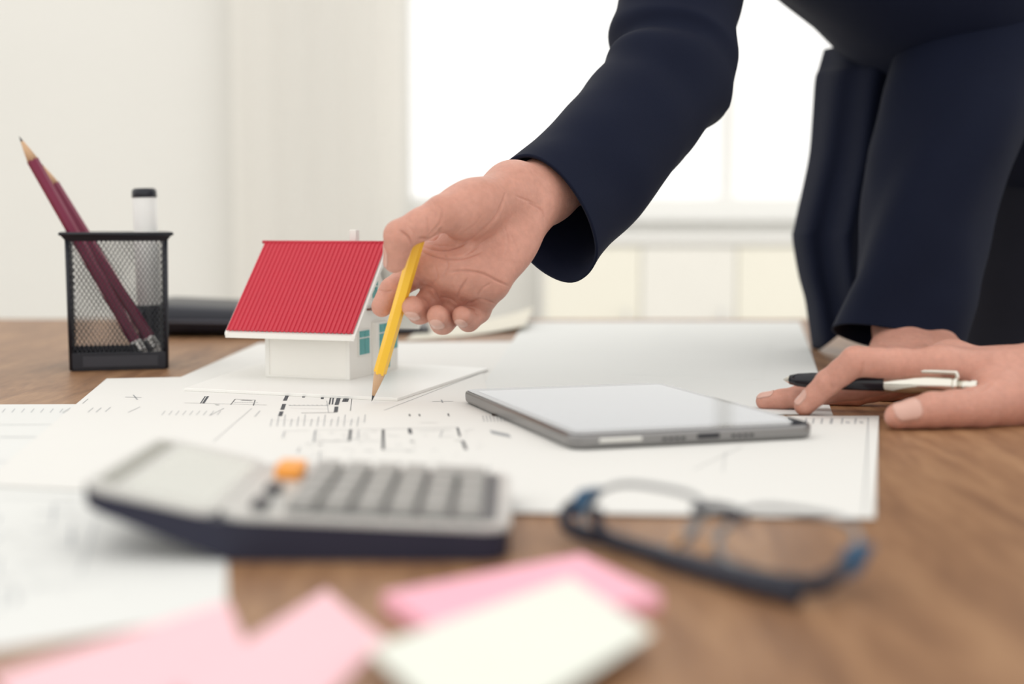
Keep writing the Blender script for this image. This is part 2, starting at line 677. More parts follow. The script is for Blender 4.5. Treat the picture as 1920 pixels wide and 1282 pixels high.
# ================================================================== TABLE
M_wood = wood_mat()
tb = thing('office_table', (-0.30, 0.93, 0), 'large brown wooden office table the plans are spread over', 'table')
tx0, tx1, ty0, ty1 = -1.02, 0.405, 0.16, 1.70
abox('tabletop', (tx0, ty0, T - .035), (tx1, ty1, T), M_wood, tb, 0.003)
M_leg = mat('leg_metal', (.05, .05, .06), .4, .6)
for x in (tx0 + .07, tx1 - .07):
    for y in (ty0 + .07, ty1 - .07):
        abox('leg', (x - .025, y - .025, 0), (x + .025, y + .025, T - .034), M_leg, tb, .003)

# ================================================================== PAPERS
M_paper = mat('plan_paper', (0.77, 0.76, 0.73), 0.75, var=0.012, vscale=15)
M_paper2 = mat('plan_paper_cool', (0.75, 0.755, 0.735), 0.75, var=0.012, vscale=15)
M_ink = mat('printed_ink', (0.06, 0.065, 0.075), 0.8)
M_ink2 = mat('printed_grey_ink', (0.38, 0.39, 0.40), 0.8)
M_ink3 = mat('printed_faint_ink', (0.40, 0.42, 0.44), 0.8)

TH_P = 0.00022


def paper(name, px, z, label, material=None, lift=None, cat='paper', group=None):
    o = sheet(name, [G(*p, z) if len(p) == 2 else p[2] for p in px], TH_P, material or M_paper, lift)
    return tag(o, label, cat, group)


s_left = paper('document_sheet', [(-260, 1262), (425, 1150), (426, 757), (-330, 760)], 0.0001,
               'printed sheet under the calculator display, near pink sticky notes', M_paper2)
s_back = paper('document_sheet', [(300, 724), (1000, 735), (1108, 640), (486, 643)], 0.0001,
               'white sheet lying under the model house and its base board')
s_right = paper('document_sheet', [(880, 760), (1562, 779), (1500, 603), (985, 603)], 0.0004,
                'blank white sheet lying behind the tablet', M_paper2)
s_plan = paper('floor_plan', [(-40, 910), (960, 958), (905, 695), (200, 710)], 0.0007,
               'floor plan print with room outlines under the yellow pencil tip')
s_main = paper('floor_plan', [(455, 952), (1640, 972), (1648, 780), (700, 781)], 0.0010,
               'wide plan sheet lying under the tablet and reaching the glasses')


def ink(parent, segs, z, material, name='printed_lines', wd=0.0006):
    """flat print: thin strips just above the sheet; segs are pixel segments (x0,y0,x1,y1[,width in m])"""
    V, F = [], []
    for s in segs:
        a, b = G(s[0], s[1], z), G(s[2], s[3], z)
        ww = s[4] if len(s) > 4 else wd
        d = b - a
        if d.length < 1e-5:
            continue
        d.normalize()
        n = Vector((-d.y, d.x, 0)) * ww / 2
        k = len(V)
        V += [a - n, b - n, b + n, a + n]
        F.append((k, k + 1, k + 2, k + 3))
    o = mesh_obj(name, V, F, material, parent)
    o['kind'] = 'stuff'
    return o


def zz(l, ox=0, oy=620, s=2.0):
    out = []
    for q in l:
        out.append((ox + q[0] / s, oy + q[1] / s, ox + q[2] / s, oy + q[3] / s) + tuple(q[4:]))
    return out


ZP, ZM = 0.0007 + TH_P + 0.00008, 0.0010 + TH_P + 0.00008
walls = zz([(780, 245, 762, 272, .0015), (770, 245, 752, 272, .0008), (905, 260, 945, 262, .0024), (865, 277, 882, 256), (882, 256, 957, 259), (957, 259, 950, 280),
            (1078, 240, 1068, 262, .0024), (1066, 274, 1058, 296, .0024), (1056, 302, 1050, 320, .0024), (1075, 241, 1275, 248, .0008),
            (1272, 247, 1262, 278, .0026), (1262, 284, 1259, 305, .0024), (1130, 308, 1260, 306, .0012), (1240, 250, 1235, 276, .001), (1250, 250, 1246, 276, .001),
            (1140, 241, 1138, 250, .0019), (1210, 244, 1208, 256, .0019), (1295, 250, 1288, 266, .002), (1305, 250, 1299, 266, .002),
            (690, 270, 1000, 278, .0005), (808, 277, 822, 278, .0015), (1320, 250, 1314, 300, .0004),
            (1535, 312, 1545, 348, .0009), (1572, 312, 1580, 343, .0009), (1680, 310, 1690, 340, .0009)])
ink(s_plan, walls, ZP, M_ink, 'plan_drawing')
grey = zz([(945, 290, 800, 415, .0004), (840, 290, 785, 318, .0006), (975, 300, 955, 322, .0006), (1225, 262, 1232, 305, .0004), (1090, 290, 1230, 293, .0004),
           (1020, 335, 1420, 340, .0004), (1440, 298, 1838, 145, .0006), (1180, 375, 1175, 420), (330, 305, 350, 288), (360, 305, 380, 288), (395, 303, 415, 286), (480, 306, 525, 285),
           (235, 305, 265, 288), (310, 272, 330, 255), (470, 248, 530, 250, .0015), (500, 240, 515, 258, .001), (1620, 265, 1700, 264, .0012), (1655, 258, 1660, 270, .001)])
for i in range(17):
    x = 1020 + i * 25
    grey += zz([(x, 330 - (i % 3) * 8, x - 6, 358, .0005)])
for i in range(18):
    x = 1085 + i * 8.5
    grey += zz([(x, 278 + (i % 2) * 2, x + 6, 280, .0014)])
for i in range(9):
    x = 620 + i * 26
    grey += zz([(x, 300, x - 14, 316, .0004)])
for i in range(10):
    x = 880 + i * 9
    grey += zz([(x, 268, x + 5, 269, .0009)])
ink(s_plan, grey, ZP + .00002, M_ink2, 'fine_print')

rooms = zz([(1315, 370, 1310, 412, .0015), (1437, 370, 1437, 445, .0015), (1535, 365, 1540, 386, .0020), (1705, 412, 1735, 412, .0010), (1735, 412, 1748, 445, .0016),
            (1715, 362, 1725, 396, .0012), (1180, 412, 1310, 413, .0007), (1312, 405, 1345, 405, .0008), (1195, 426, 1207, 427, .0019), (1540, 415, 1552, 417, .0019)])
ink(s_main, rooms, ZM, M_ink, 'plan_drawing')
rg = zz([(1185, 370, 1437, 368), (1185, 370, 1178, 412), (1340, 412, 1440, 413), (1437, 368, 1720, 362), (1345, 372, 1343, 404), (1345, 395, 1360, 395), (1060, 400, 1068, 375),
         (1068, 375, 1160, 372), (1115, 455, 1125, 436), (1200, 450, 1196, 500), (1570, 375, 1690, 372), (1575, 345, 1640, 344), (1660, 372, 1650, 398), (1650, 398, 1700, 396),
         (1780, 370, 1745, 372), (1440, 445, 1560, 448), (1460, 395, 1500, 394), (1840, 505, 1830, 525)])
for i in range(10):
    x = 1810 + i * 13
    rg += zz([(x, 318, x + 6, 340, .0005)])
for i in range(8):
    rg += zz([(1840 + i * 9, 372 + i * 2, 1850 + i * 9, 386 + i * 2, .0012)])
random.seed(3)
for i in range(60):
    x = random.uniform(1130, 1800); y = random.uniform(375, 500)
    l = random.uniform(5, 26)
    rg += zz([(x, y, x + l, y + random.uniform(-.6, .6), random.choice([.0004, .0006, .0010]))])
# sheet border and scale ticks along the far edge of the right end
rg += [(1628, 783, 1621, 962, .0006), (1500, 783, 1628, 783, .0005)]
for i, x in enumerate((1512, 1526, 1542, 1560, 1580, 1605)):
    rg.append((x, 784, x - 2, 794, .0009 if i != 3 else .0016))
for x in (1586, 1590, 1612, 1615):
    rg.append((x, 790, x + 3, 793, .0010))
rg += [(1390, 838, 1300, 880, .0004), (1360, 846, 1355, 884, .0003)]
ink(s_main, rg, ZM + .00002, M_ink2, 'fine_print')

lg = zz([(0, 352, 400, 350, .0007)])
for i in range(48):
    lg += zz([(i * 10.2, 398 + (i % 2), i * 10.2 + 7, 398, .0022)])
for i in range(34):
    lg += zz([(i * 10.2, 491, i * 10.2 + 6, 490, .0016)])
for i in range(7):
    lg += zz([(20 + i * 36, 292, 8 + i * 36, 306, .0005)])
random.seed(5)
for i in range(26):
    x = random.choice([0, 30, 62, 100, 140, 185, 215]) + random.uniform(-5, 5)
    y = random.uniform(935, 1120)
    l = random.uniform(12, 46)
    if i % 3:
        lg.append((x, y, x + l, y + random.uniform(-1, 1), random.choice([.0006, .0012])))
    else:
        lg.append((x, y, x - 4, y + l * .8, .0008))
lg += [(0, 933, 210, 935, .0009), (180, 975, 150, 1075, .0006), (0, 1105, 200, 1085, .0006)]
lg = [s for s in lg]
ink(s_left, lg, 0.0001 + TH_P + .00008, M_ink3, 'fine_print')

# tracing sheet with one lifted corner beyond the tablet
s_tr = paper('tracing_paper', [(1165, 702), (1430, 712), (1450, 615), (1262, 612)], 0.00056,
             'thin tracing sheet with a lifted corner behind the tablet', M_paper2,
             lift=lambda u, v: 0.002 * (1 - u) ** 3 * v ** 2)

# curled page lying beyond the house
cv = [G(760, 640), G(985, 622), G(1000, 600), G(800, 606)]
pg = sheet('curled_page', cv, .0004, mat('cream_page', (.72, .68, .58), .7),
           lift=lambda u, v: 0.0006 + 0.016 * max(0, u - .35) ** 2 * (0.4 + .6 * v) * 2.2, n=18)
tag(pg, 'cream page with a curling edge lying beyond the pencil hand', 'paper')

# ================================================================== STICKY NOTES
M_pink = mat('pink_note', (0.92, 0.46, 0.56), 0.8, var=0.03, vscale=20, translucent=0.0)
M_pinkl = mat('light_pink_note', (0.90, 0.56, 0.61), 0.8, var=0.03, vscale=20)
M_wn = mat('pale_green_note', (0.79, 0.81, 0.735), 0.8, var=0.02, vscale=20)


def pad(name, px, z, thick, material, label, lift=None):
    bm = bmesh.new()
    sheet_bm(bm, [G(*p, z + thick) - Vector((0, 0, thick)) for p in px], thick, 10, 10, lift)
    return tag(bm_obj(name, bm, material, None, False), label, 'sticky note')


pad('sticky_note', [(860, 1205), (1240, 1112), (1090, 1038), (718, 1112)], 0.0001, .0045, M_pink,
    'thick bright pink sticky note pad under the pale green note')
pad('sticky_note', [(880, 1400), (1225, 1195), (1070, 1082), (690, 1215)], 0.0050, .0004, M_wn,
    'pale green-white sticky note lying on top of the pink pad', lift=lambda u, v: .0015 * (1 - v) * u)
pad('sticky_note', [(470, 1460), (722, 1195), (612, 1116), (330, 1300)], 0.0001, .0004, M_pinkl,
    'light pink sticky note lying alone on bare wood, one corner pointing at the calculator', lift=lambda u, v: .002 * v * v)
pad('sticky_note', [(110, 1420), (470, 1232), (428, 1140), (-20, 1268)], 0.0006, .0004, M_pinkl,
    'light pink sticky note overlapping the corner of a printed sheet', lift=lambda u, v: .002 * v * u)

# ================================================================== MODEL HOUSE
M_hw = mat('house_white_plastic', (0.87, 0.855, 0.81), 0.45, var=0.015, vscale=40)
M_trim = mat('house_trim_white', (0.84, 0.83, 0.79), 0.4)
M_roof = roof_red()
M_teal = mat('teal_pane', (0.035, 0.30, 0.30), 0.15, spec=0.6)
PSI = 0.325
HO = Vector((-0.115, 1.001, T + 0.003))
hu = Vector((math.cos(PSI), -math.sin(PSI), 0)); hv = Vector((math.sin(PSI), math.cos(PSI), 0)); hk = Vector((0, 0, 1))
HL, HW, OL, ORR, OF, HE, HR = .0658, .0861, .0228, .0106, .0144, .036, .0958


def hp(u, v, z):
    return HO + hu * u + hv * v + hk * z


def hbox(name, u0, u1, v0, v1, z0, z1, m, parent, bevel=0.0003):
    return box(name, hp((u0 + u1) / 2, (v0 + v1) / 2, (z0 + z1) / 2), hu * (u1 - u0) / 2, hv * (v1 - v0) / 2, hk * (z1 - z0) / 2, m, parent, bevel, 1)


house = thing('model_house', hp(-HL / 2, HW / 2, -.003), 'white scale model house with a ribbed red gable roof', 'model house')
bb = [G(345, 727, .003), G(745, 746, .003), G(915, 690, .003), G(520, 668, .003)]
prism('base_board', [p - Vector((0, 0, .0021)) for p in bb], (0, 0, .0021), mat('board_white', (.84, .83, .80), .35), house, .0003, 1)
# walls: each face of the house is a panel of its own
t = .002
hbox('wall_panel', -HL, 0, 0, t, 0, HE, M_hw, house)
hbox('wall_panel', -HL, 0, HW - t, HW, 0, HE, M_hw, house)
gz = lambda v: HE + (HR - .004 - HE) * (1 - abs(v - HW / 2) / (HW / 2)) - .003
for u0 in (-t, -HL):
    pts = [hp(u0, 0, 0), hp(u0, HW, 0), hp(u0, HW, HE - .001), hp(u0, HW / 2, gz(HW / 2)), hp(u0, 0, HE - .001)]
    prism('gable_wall', pts, hu * t, M_hw, house, .0002, 1)
hbox('side_wing', -HL - .0075, -HL, .020, HW - .006, 0, HE - .001, M_hw, house)
hbox('corner_post', -.0028, .0006, -.0006, .0028, 0, HE, M_trim, house)
hbox('corner_post', -HL - .0006, -HL + .0028, -.0006, .0028, 0, HE, M_trim, house)
hbox('plinth_strip', -HL - .0005, .0005, -.0008, 0, 0, .0016, M_trim, house)

# roof: two ribbed slopes on white boards
u_l, u_r = -HL - OL, ORR
slope = (HR - HE) / (HW / 2 + OF)


def roof_z(v):
    return HE + (v + OF) * slope


for side in (0, 1):
    mv = (lambda v: v) if side == 0 else (lambda v: HW - v)
    bl = [hp(u_l - .001, mv(-OF - .0022), HE - .0068), hp(u_l - .001, mv(HW / 2), HR - .0050), hp(u_l - .001, mv(HW / 2), HR - .0012), hp(u_l - .001, mv(-OF - .0022), roof_z(-OF - .0022) - .0012)]
    rb = prism('roof_board', bl, hu * (u_r - u_l + .002), M_trim, house, .0003, 1)
    V, F = [], []
    ribs = 29
    nper = 6
    nu = ribs * nper
    nrm = (hk * (HW / 2 + OF) - hv * (1 if side == 0 else -1) * (HR - HE)).normalized()
    for j in range(3):
        v = -OF - .0016 + (HW / 2 + OF + .0016) * j / 2
        for i in range(nu + 1):
            ph = (i % nper) / nper
            hgt = .0007 + .00085 * (1 if .25 <= ph <= .60 else 0)
            V.append(hp(u_l + (u_r - u_l) * i / nu, mv(v), roof_z(v)) + nrm * hgt)
    for j in range(2):
        for i in range(nu):
            a = j * (nu + 1) + i
            f = (a, a + 1, a + nu + 2, a + nu + 1)
            F.append(f if side == 0 else f[::-1])
    # edge skirt
    k0 = len(V)
    for i in range(nu + 1):
        V.append(Vector(V[i]) - nrm * .0012)
    for i in range(nu):
        F.append((i, k0 + i, k0 + i + 1, i + 1))
    mesh_obj('roof_sheet', V, F, M_roof, house)
    # barge boards up the gable ends
    for u0 in (u_r - .0010, u_l - .0012):
        bp = [hp(u0, mv(-OF - .0025), HE - .0052), hp(u0, mv(HW / 2), HR - .0062), hp(u0, mv(HW / 2), HR - .0006), hp(u0, mv(-OF - .0025), roof_z(-OF - .0025) - .0006)]
        prism('barge_board', bp, hu * .0028, M_trim, house, .0003, 1)
tube('ridge_cap', [hp(u_l - .002, HW / 2, HR + .0008), hp(u_r + .002, HW / 2, HR + .0008)], .0012, M_roof, house, 8)
hbox('chimney', -.022, -.0165, HW / 2 + .006, HW / 2 + .0115, HR - .02, HR + .010, M_trim, house, .0004)

# gable end windows, each with a frame, bars and panes


def gwin(v0, v1, z0, z1, cols, split, u=0.0, arch=False):
    f = hbox('window_frame', u, u + .0009, v0 - .0010, v1 + .0010, z0 - .0010, z1 + .0010, M_trim, house, .0002)
    cw = (v1 - v0) / cols
    for c in range(cols):
        for (a, b) in ((z0, z0 + (z1 - z0) * split - .0005), (z0 + (z1 - z0) * split + .0005, z1)):
            hbox('pane', u + .0005, u + .0013, v0 + c * cw + .0005, v0 + (c + 1) * cw - .0005, a, b, M_teal, f, 0)


gwin(.0150, .0325, .0165, .0335, 2, .70)
hbox('porch_bay', 0, .004, .0385, .0625, 0, .0385, M_hw, house)
gwin(.0410, .0600, .0040, .0370, 2, .80, .004)
gwin(.0680, .0840, .0165, .0335, 2, .70)
gwin(.0380, .0480, .0560, .0700, 2, .62)
hbox('balcony_rail', 0, .003, .030, .056, .0475, .0490, mat('rail_brown', (.20, .09, .07), .5), house, .0002)

# ================================================================== PENCIL CUP
M_blk = mat('black_enamel', (0.012, 0.014, 0.022), 0.35, var=0.1, vscale=80)
M_blk2 = mat('black_label_plate', (0.035, 0.037, 0.048), 0.45)
cL, cR = G(131, 697), G(315, 694)
cup_w = (cR - cL).length
ca = Vector((.965, .262, 0)).normalized()
cbk = Vector((-ca.y, ca.x, 0))
cO = Vector((cL.x, cL.y, T))
CH = .1055
CW = .0735
cup = thing('pencil_cup', cO + ca * CW / 2 + cbk * CW / 2, 'square black wire mesh pencil cup standing beside the plans', 'pencil cup')


def cp(a, b, z):
    tp = 1 - .03 * (1 - z / CH)
    return cO + ca * (CW / 2 + (a - CW / 2) * tp) + cbk * (CW / 2 + (b - CW / 2) * tp) + hk * z


corn = [(0, 0), (CW, 0), (CW, CW), (0, CW)]
z0, z1 = .013, CH - .004
for k in range(4):
    A, B = corn[k], corn[(k + 1) % 4]
    V, F = [], []
    cw_, ch_ = .0034, .0052
    sl = ch_ / cw_
    fn = Vector((B[1] - A[1], -(B[0] - A[0]), 0)).normalized()
    fnw = ca * fn.x + cbk * fn.y
    for sgn in (1, -1):
        n = int((CW + (z1 - z0) / sl) / cw_) + 2
        for i in range(-n, n + 1):
            s0 = i * cw_
            # line s = s0 + sgn*(z-z0)/sl, clipped to 0..CW
            za, zb = z0, z1
            sa, sb = s0, s0 + sgn * (z1 - z0) / sl
            if sgn > 0:
                if sb <= 0 or sa >= CW: continue
                if sa < 0: za = z0 + (-sa) * sl; sa = 0
                if sb > CW: zb = z0 + (CW - s0) * sl; sb = CW
            else:
                if sa <= 0 or sb >= CW: continue
                if sa > CW: za = z0 + (sa - CW) * sl; sa = CW
                if sb < 0: zb = z0 + s0 * sl; sb = 0
            if zb - za < .0005: continue
            pa = cp(A[0] + (B[0] - A[0]) * sa / CW, A[1] + (B[1] - A[1]) * sa / CW, za)
            pb = cp(A[0] + (B[0] - A[0]) * sb / CW, A[1] + (B[1] - A[1]) * sb / CW, zb)
            d = (pb - pa).normalized()
            sd = d.cross(fnw).normalized() * .00027
            th = fnw * .0003
            q = len(V)
            for p in (pa, pb):
                V += [p - sd - th, p + sd - th, p + sd + th, p - sd + th]
            F += [(q, q + 1, q + 5, q + 4), (q + 1, q + 2, q + 6, q + 5), (q + 2, q + 3, q + 7, q + 6), (q + 3, q, q + 4, q + 7)]
    o = mesh_obj('wire_mesh', V, F, M_blk, cup)
    o['kind'] = 'stuff'
    # solid foot band and rim of each side
    e = .0012
    prism('foot_band', [cp(*A, .002), cp(*B, .002), cp(*B, z0 + .001), cp(*A, z0 + .001)], fnw * e, M_blk, cup, .0002, 1)
    ao = [A[0] + (A[0] / CW - .5) * .009, A[1] + (A[1] / CW - .5) * .009]
    bo = [B[0] + (B[0] / CW - .5) * .009, B[1] + (B[1] / CW - .5) * .009]
    tube('rim_wire', [cp(*ao, CH), cp(*bo, CH)], .0014, M_blk, cup, 8)
    prism('rim_band', [cp(*A, z1 - .0015), cp(*B, z1 - .0015), cp(*bo, CH), cp(*ao, CH)], fnw * .0008, M_blk, cup)
    tube('corner_wire', [cp(*A, .001), cp(*A, CH - .001)], .0016, M_blk, cup, 8)
prism('base_plate', [cp(*c, .0005) for c in corn], (0, 0, .002), M_blk, cup)
prism('label_plate', [cp(.009, -.0016, .0035), cp(CW - .007, -.0016, .0035), cp(CW - .007, -.0016, .0115), cp(.009, -.0016, .0115)], cbk * .0006, M_blk2, cup)


def pencil(name, tip, end, r, paint, label, eraser=True, group=None, tip_len=.020, lead=.0045):
    tip, end = Vector(tip), Vector(end)
    d = (end - tip).normalized()
    th_ = thing(name, end, label, 'pencil', group)
    L = (end - tip).length
    fe = .016 if eraser else 0
    V, F = tube_geo([tip + d * tip_len, end - d * fe], [r, r], 6, twist=.4)
    mesh_obj('shaft', V, F, paint, th_)
    tube('sharpened_wood', [tip + d * lead * .9, tip + d * (tip_len * .6), tip + d * (tip_len + .0008)], [r * .24, r * .60, r * .93], mat('cedar', (.62, .40, .24), .7, var=.1, vscale=200), th_, 12)
    tube('lead', [tip, tip + d * lead * .6, tip + d * lead], [r * .04, r * .17, r * .26], mat('graphite', (.05, .05, .055), .35), th_, 10)
    if eraser:
        z = end - d * fe
        pts = [z + d * (fe * q) for q in (0, .1, .2, .3, .4, .5, .62)]
        tube('ferrule', pts, [r * 1.0, r * 1.05, r * .96, r * 1.05, r * .96, r * 1.05, r * 1.0], mat('ferrule_silver', (.75, .74, .72), .2, 1.0), th_, 14)
        tube('eraser', [z + d * fe * .6, z + d * fe * .95, end], [r * .92, r * .9, r * .7], mat('eraser_white', (.7, .66, .62), .7), th_, 14)
    return th_


M_crim = mat('crimson_lacquer', (0.19, 0.005, 0.045), 0.38, coat=.1)
dc = cO.y
pencil('lead_pencil', P(36, 256, dc + .022), P(272, 672, dc + .036), .0046, M_crim, 'crimson pencil in the mesh cup with its point higher up', group='crimson pencils')
pencil('lead_pencil', P(74, 303, dc + .036), P(298, 664, dc + .050), .0046, M_crim, 'crimson pencil in the mesh cup with its point lower down', group='crimson pencils')

# white marker standing cap down
mk_t, mk_b = P(270, 353, dc + .062), P(284, 672, dc + .062)
mk_b.z = max(mk_b.z, T + .0035)
mk = thing('marker_pen', mk_b, 'white marker pen with black cap and end standing in the mesh cup', 'marker')
dd = (mk_t - mk_b)
Lm = dd.length
dd.normalize()
tube('barrel', [mk_b + dd * q for q in (.042, .043, Lm - .0075, Lm - .007)], [.0090, .0094, .0094, .0090], mat('marker_white', (.82, .82, .80), .3), mk, 24)
tube('end_plug', [mk_b + dd * q for q in (Lm - .0075, Lm - .007, Lm - .0015, Lm)], [.0094, .0099, .0096, .0078], M_blk, mk, 24)
tube('cap', [mk_b + dd * q for q in (0, .0015, .010, .040, .0435)], [.0075, .0085, .0095, .0103, .0103], mat('marker_black_cap', (.012, .013, .018), .3), mk, 24)
tube('cap_clip', [mk_b + dd * .040 + Vector((-.003, -.0105, 0)), mk_b + dd * .034 + Vector((-.003, -.0128, 0)), mk_b + dd * .010 + Vector((-.003, -.0118, 0))], .0014, M_blk, mk, 8)

# ================================================================== TABLET
M_alu = mat('tablet_aluminium', (0.27, 0.265, 0.265), 0.28, 0.9)
M_glass = mat('tablet_black_glass', (0.012, 0.013, 0.018), 0.04, spec=0.6)
M_disp = mat('tablet_display', (0.17, 0.18, 0.195), 0.07, spec=0.40, emit=(.93, .96, 1.0), estr=0.05)  # grey glossy screen; faint emission added to lift its brightness
M_dk = mat('dark_port', (.02, .02, .025), .5)
tA, tB = G(1072, 845, .0014), G(1531, 822, .0014)
ta = (tB - tA).normalized(); tv = Vector((-ta.y, ta.x, 0))
TW, TL, TT, Z0 = (tB - tA).length, .205, .0078, .0014
tab = thing('tablet', tA + ta * TW / 2 + tv * TL / 2, 'silver tablet computer with pale glossy screen lying on the plans', 'tablet')


def rrect(o, a, b, wd, ln, r, inset=0.0, n=7):
    pts = []
    for cx_, cy_, a0 in ((wd - r, r, -PI / 2), (wd - r, ln - r, 0), (r, ln - r, PI / 2), (r, r, PI)):
        for k in range(n + 1):
            t_ = a0 + PI / 2 * k / n
            pts.append(o + a * (cx_ + (r - inset) * math.cos(t_)) + b * (cy_ + (r - inset) * math.sin(t_)))
    return pts


V, F = [], []
prof = [(.0022, 0), (.0009, .0007), (.0001, .0022), (0, .0040), (0, .0060), (.0004, .0070), (.0010, .00735)]
npt = None
for ins, z in prof:
    r_ = rrect(tA, ta, tv, TW, TL, .0085, ins)
    npt = len(r_)
    V += [p + hk * z for p in r_]
for j in range(len(prof) - 1):
    for i in range(npt):
        F.append((j * npt + i, j * npt + (i + 1) % npt, (j + 1) * npt + (i + 1) % npt, (j + 1) * npt + i))
F.append(tuple(range(npt))[::-1]); F.append(tuple((len(prof) - 1) * npt + i for i in range(npt)))
tbody = mesh_obj('housing', V, F, M_alu, tab, False)
prism('front_glass', [p + hk * .0073 for p in rrect(tA, ta, tv, TW, TL, .0085, .0014)], hk * .0005, M_glass, tab, .0002, 1)
prism('display', [p + hk * .00781 for p in rrect(tA + ta * .0065 + tv * .0125, ta, tv, TW - .013, TL - .025, .001)], hk * .00004, M_disp, tab)
box('charging_port', tA + ta * TW * .545 + hk * .0042 - tv * .00005, ta * .0062, tv * .0004, hk * .0013, M_dk, tab, .0003, 1)
box('volume_button', tA + ta * .026 + hk * .0044 - tv * .0001, ta * .0115, tv * .0004, hk * .0011, mat('button_silver', (.72, .71, .68), .25, .8), tab, .0003, 1)
for k in (-1, 1):
    for i in range(4):
        box('speaker_slot', tA + ta * (TW * .545 + k * (.014 + i * .0034)) + hk * .0036 - tv * .00003, ta * .0010, tv * .0003, hk * .0007, M_dk, tab)

# ================================================================== CALCULATOR
M_cb = mat('calculator_navy_plastic', (0.013, 0.014, 0.034), 0.5, var=.1, vscale=60)
M_cf = mat('calculator_silver_face', (0.58, 0.575, 0.55), 0.35, .15, var=.03, vscale=60)
M_key = mat('calculator_grey_key', (0.34, 0.335, 0.32), 0.45)
M_key2 = mat('calculator_dark_key', (0.04, 0.04, 0.05), 0.4)
M_or = mat('calculator_orange_key', (0.93, 0.37, 0.06), 0.4)
M_lcd = mat('calculator_lcd', (0.66, 0.67, 0.63), 0.12, spec=.6)
M_sol = mat('calculator_solar', (0.28, 0.28, 0.25), 0.2)
cy0, cw = .4690, .110            # front edge and depth of the calculator
calc = thing('calculator', (-.070, cy0 + cw / 2, T), 'silver and navy desk calculator with a tilted display and one orange key', 'calculator')
KX0, KX1, DX0 = -.1000, -.0010, -.1455
ztop = lambda x: .0156 - (x - KX0) / (KX1 - KX0) * .0046 if x >= KX0 else .0156 + (KX0 - x) * .229
zbot = lambda x: 0.0002 if x >= -.094 else (-.094 - x) * .38


def slab(name, x0, x1, ya, yb, zl, zh, m, parent, rc=.0, n=24, smooth=False):
    """lengthwise slab following the two height curves, with rounded ends"""
    bm = bmesh.new()
    out = []
    for k in range(n + 1):
        x = x0 + (x1 - x0) * k / n
        e = min(x - x0, x1 - x)
        ins = rc - math.sqrt(max(0, rc * rc - (rc - e) ** 2)) if rc and e < rc else 0
        out.append((x, ya + ins, yb - ins))
    xs = [x for x, _, _ in out]
    top = []; bot = []
    for x, a, b in out:
        top.append([bm.verts.new((x, y, T + zh(x))) for y in (a, b)])
        bot.append([bm.verts.new((x, y, T + zl(x))) for y in (a, b)])
    for k in range(n):
        bm.faces.new([top[k][0], top[k + 1][0], top[k + 1][1], top[k][1]])
        bm.faces.new([bot[k][0], bot[k][1], bot[k + 1][1], bot[k + 1][0]])
        bm.faces.new([bot[k][0], bot[k + 1][0], top[k + 1][0], top[k][0]])
        bm.faces.new([bot[k][1], top[k][1], top[k + 1][1], bot[k + 1][1]])
    bm.faces.new([bot[0][0], top[0][0], top[0][1], bot[0][1]])
    bm.faces.new([bot[n][0], bot[n][1], top[n][1], top[n][0]])
    return bm_obj(name, bm, m, parent, smooth)


slab('lower_shell', DX0, KX1, cy0, cy0 + cw, zbot, lambda x: ztop(x) - .0012, M_cb, calc, .010, 60)
slab('face_plate', KX0 + .0005, KX1 + .0004, cy0 + .0006, cy0 + cw - .0006, lambda x: ztop(x) - .0016, lambda x: ztop(x) + .0004, M_cf, calc, .010, 40)
slab('display_plate', DX0 + .0012, KX0, cy0 + .001, cy0 + cw - .001, lambda x: ztop(x) - .0016, lambda x: ztop(x) + .0004, M_cf, calc, .008, 24)
slab('lcd_window', -.1330, -.1030, cy0 + .010, cy0 + cw - .010, lambda x: ztop(x) + .0002, lambda x: ztop(x) + .0007, M_lcd, calc, .002, 10)
slab('solar_strip', -.1420, -.1362, cy0 + .012, cy0 + cw - .010, lambda x: ztop(x) + .0002, lambda x: ztop(x) + .0007, M_sol, calc, .001, 4)
slab('key_bed', -.0785, -.0050, cy0 + .0085, cy0 + cw - .0085, lambda x: ztop(x) + .0001, lambda x: ztop(x) + .0006, mat('key_bed_grey', (.13, .13, .135), .5), calc, .003, 20)


def key_mesh(name, wx, wy, hz):
    bm = bmesh.new()
    box_bm(bm, (0, 0, hz / 2), (wx / 2, 0, 0), (0, wy / 2, 0), (0, 0, hz / 2), .0011, 2)
    bmesh.ops.recalc_face_normals(bm, faces=bm.faces[:])
    me = bpy.data.meshes.new(name)
    bm.to_mesh(me)
    bm.free()
    return me


pit = .01145
km = key_mesh('key', .0092, .0150, .0040)
km.materials.append(M_key)
kb = key_mesh('key', .0092 + pit, .0150, .0040)
kb.materials.append(M_key)
sl_ang = math.atan(.0046 / (KX1 - KX0))


def place_key(me, x, y, name='key'):
    o = bpy.data.objects.new(name, me)
    COL.objects.link(o)
    o.location = (x, y, T + ztop(x) + .0005)
    o.rotation_euler = (0, sl_ang, 0)
    attach(o, calc)
    return o


for j in range(5):
    y = cy0 + .0180 + j * .0175
    for i in range(6):
        x = -.0725 + i * pit
        if j == 4 and i == 4:
            place_key(kb, x + pit / 2, y)
        elif j == 4 and i == 5:
            continue
        else:
            place_key(km, x, y)
om = key_mesh('orange_key', .0100, .0190, .0050)
om.materials.append(M_or)
ok_ = place_key(om, -.0862, cy0 + .0790, 'orange_key')
ok_['label'] = 'orange key'
sm_ = key_mesh('slide_switch', .0062, .0085, .0030)
sm_.materials.append(M_key2)
for y in (.044, .016):
    place_key(sm_, -.0868, cy0 + y, 'slide_switch')

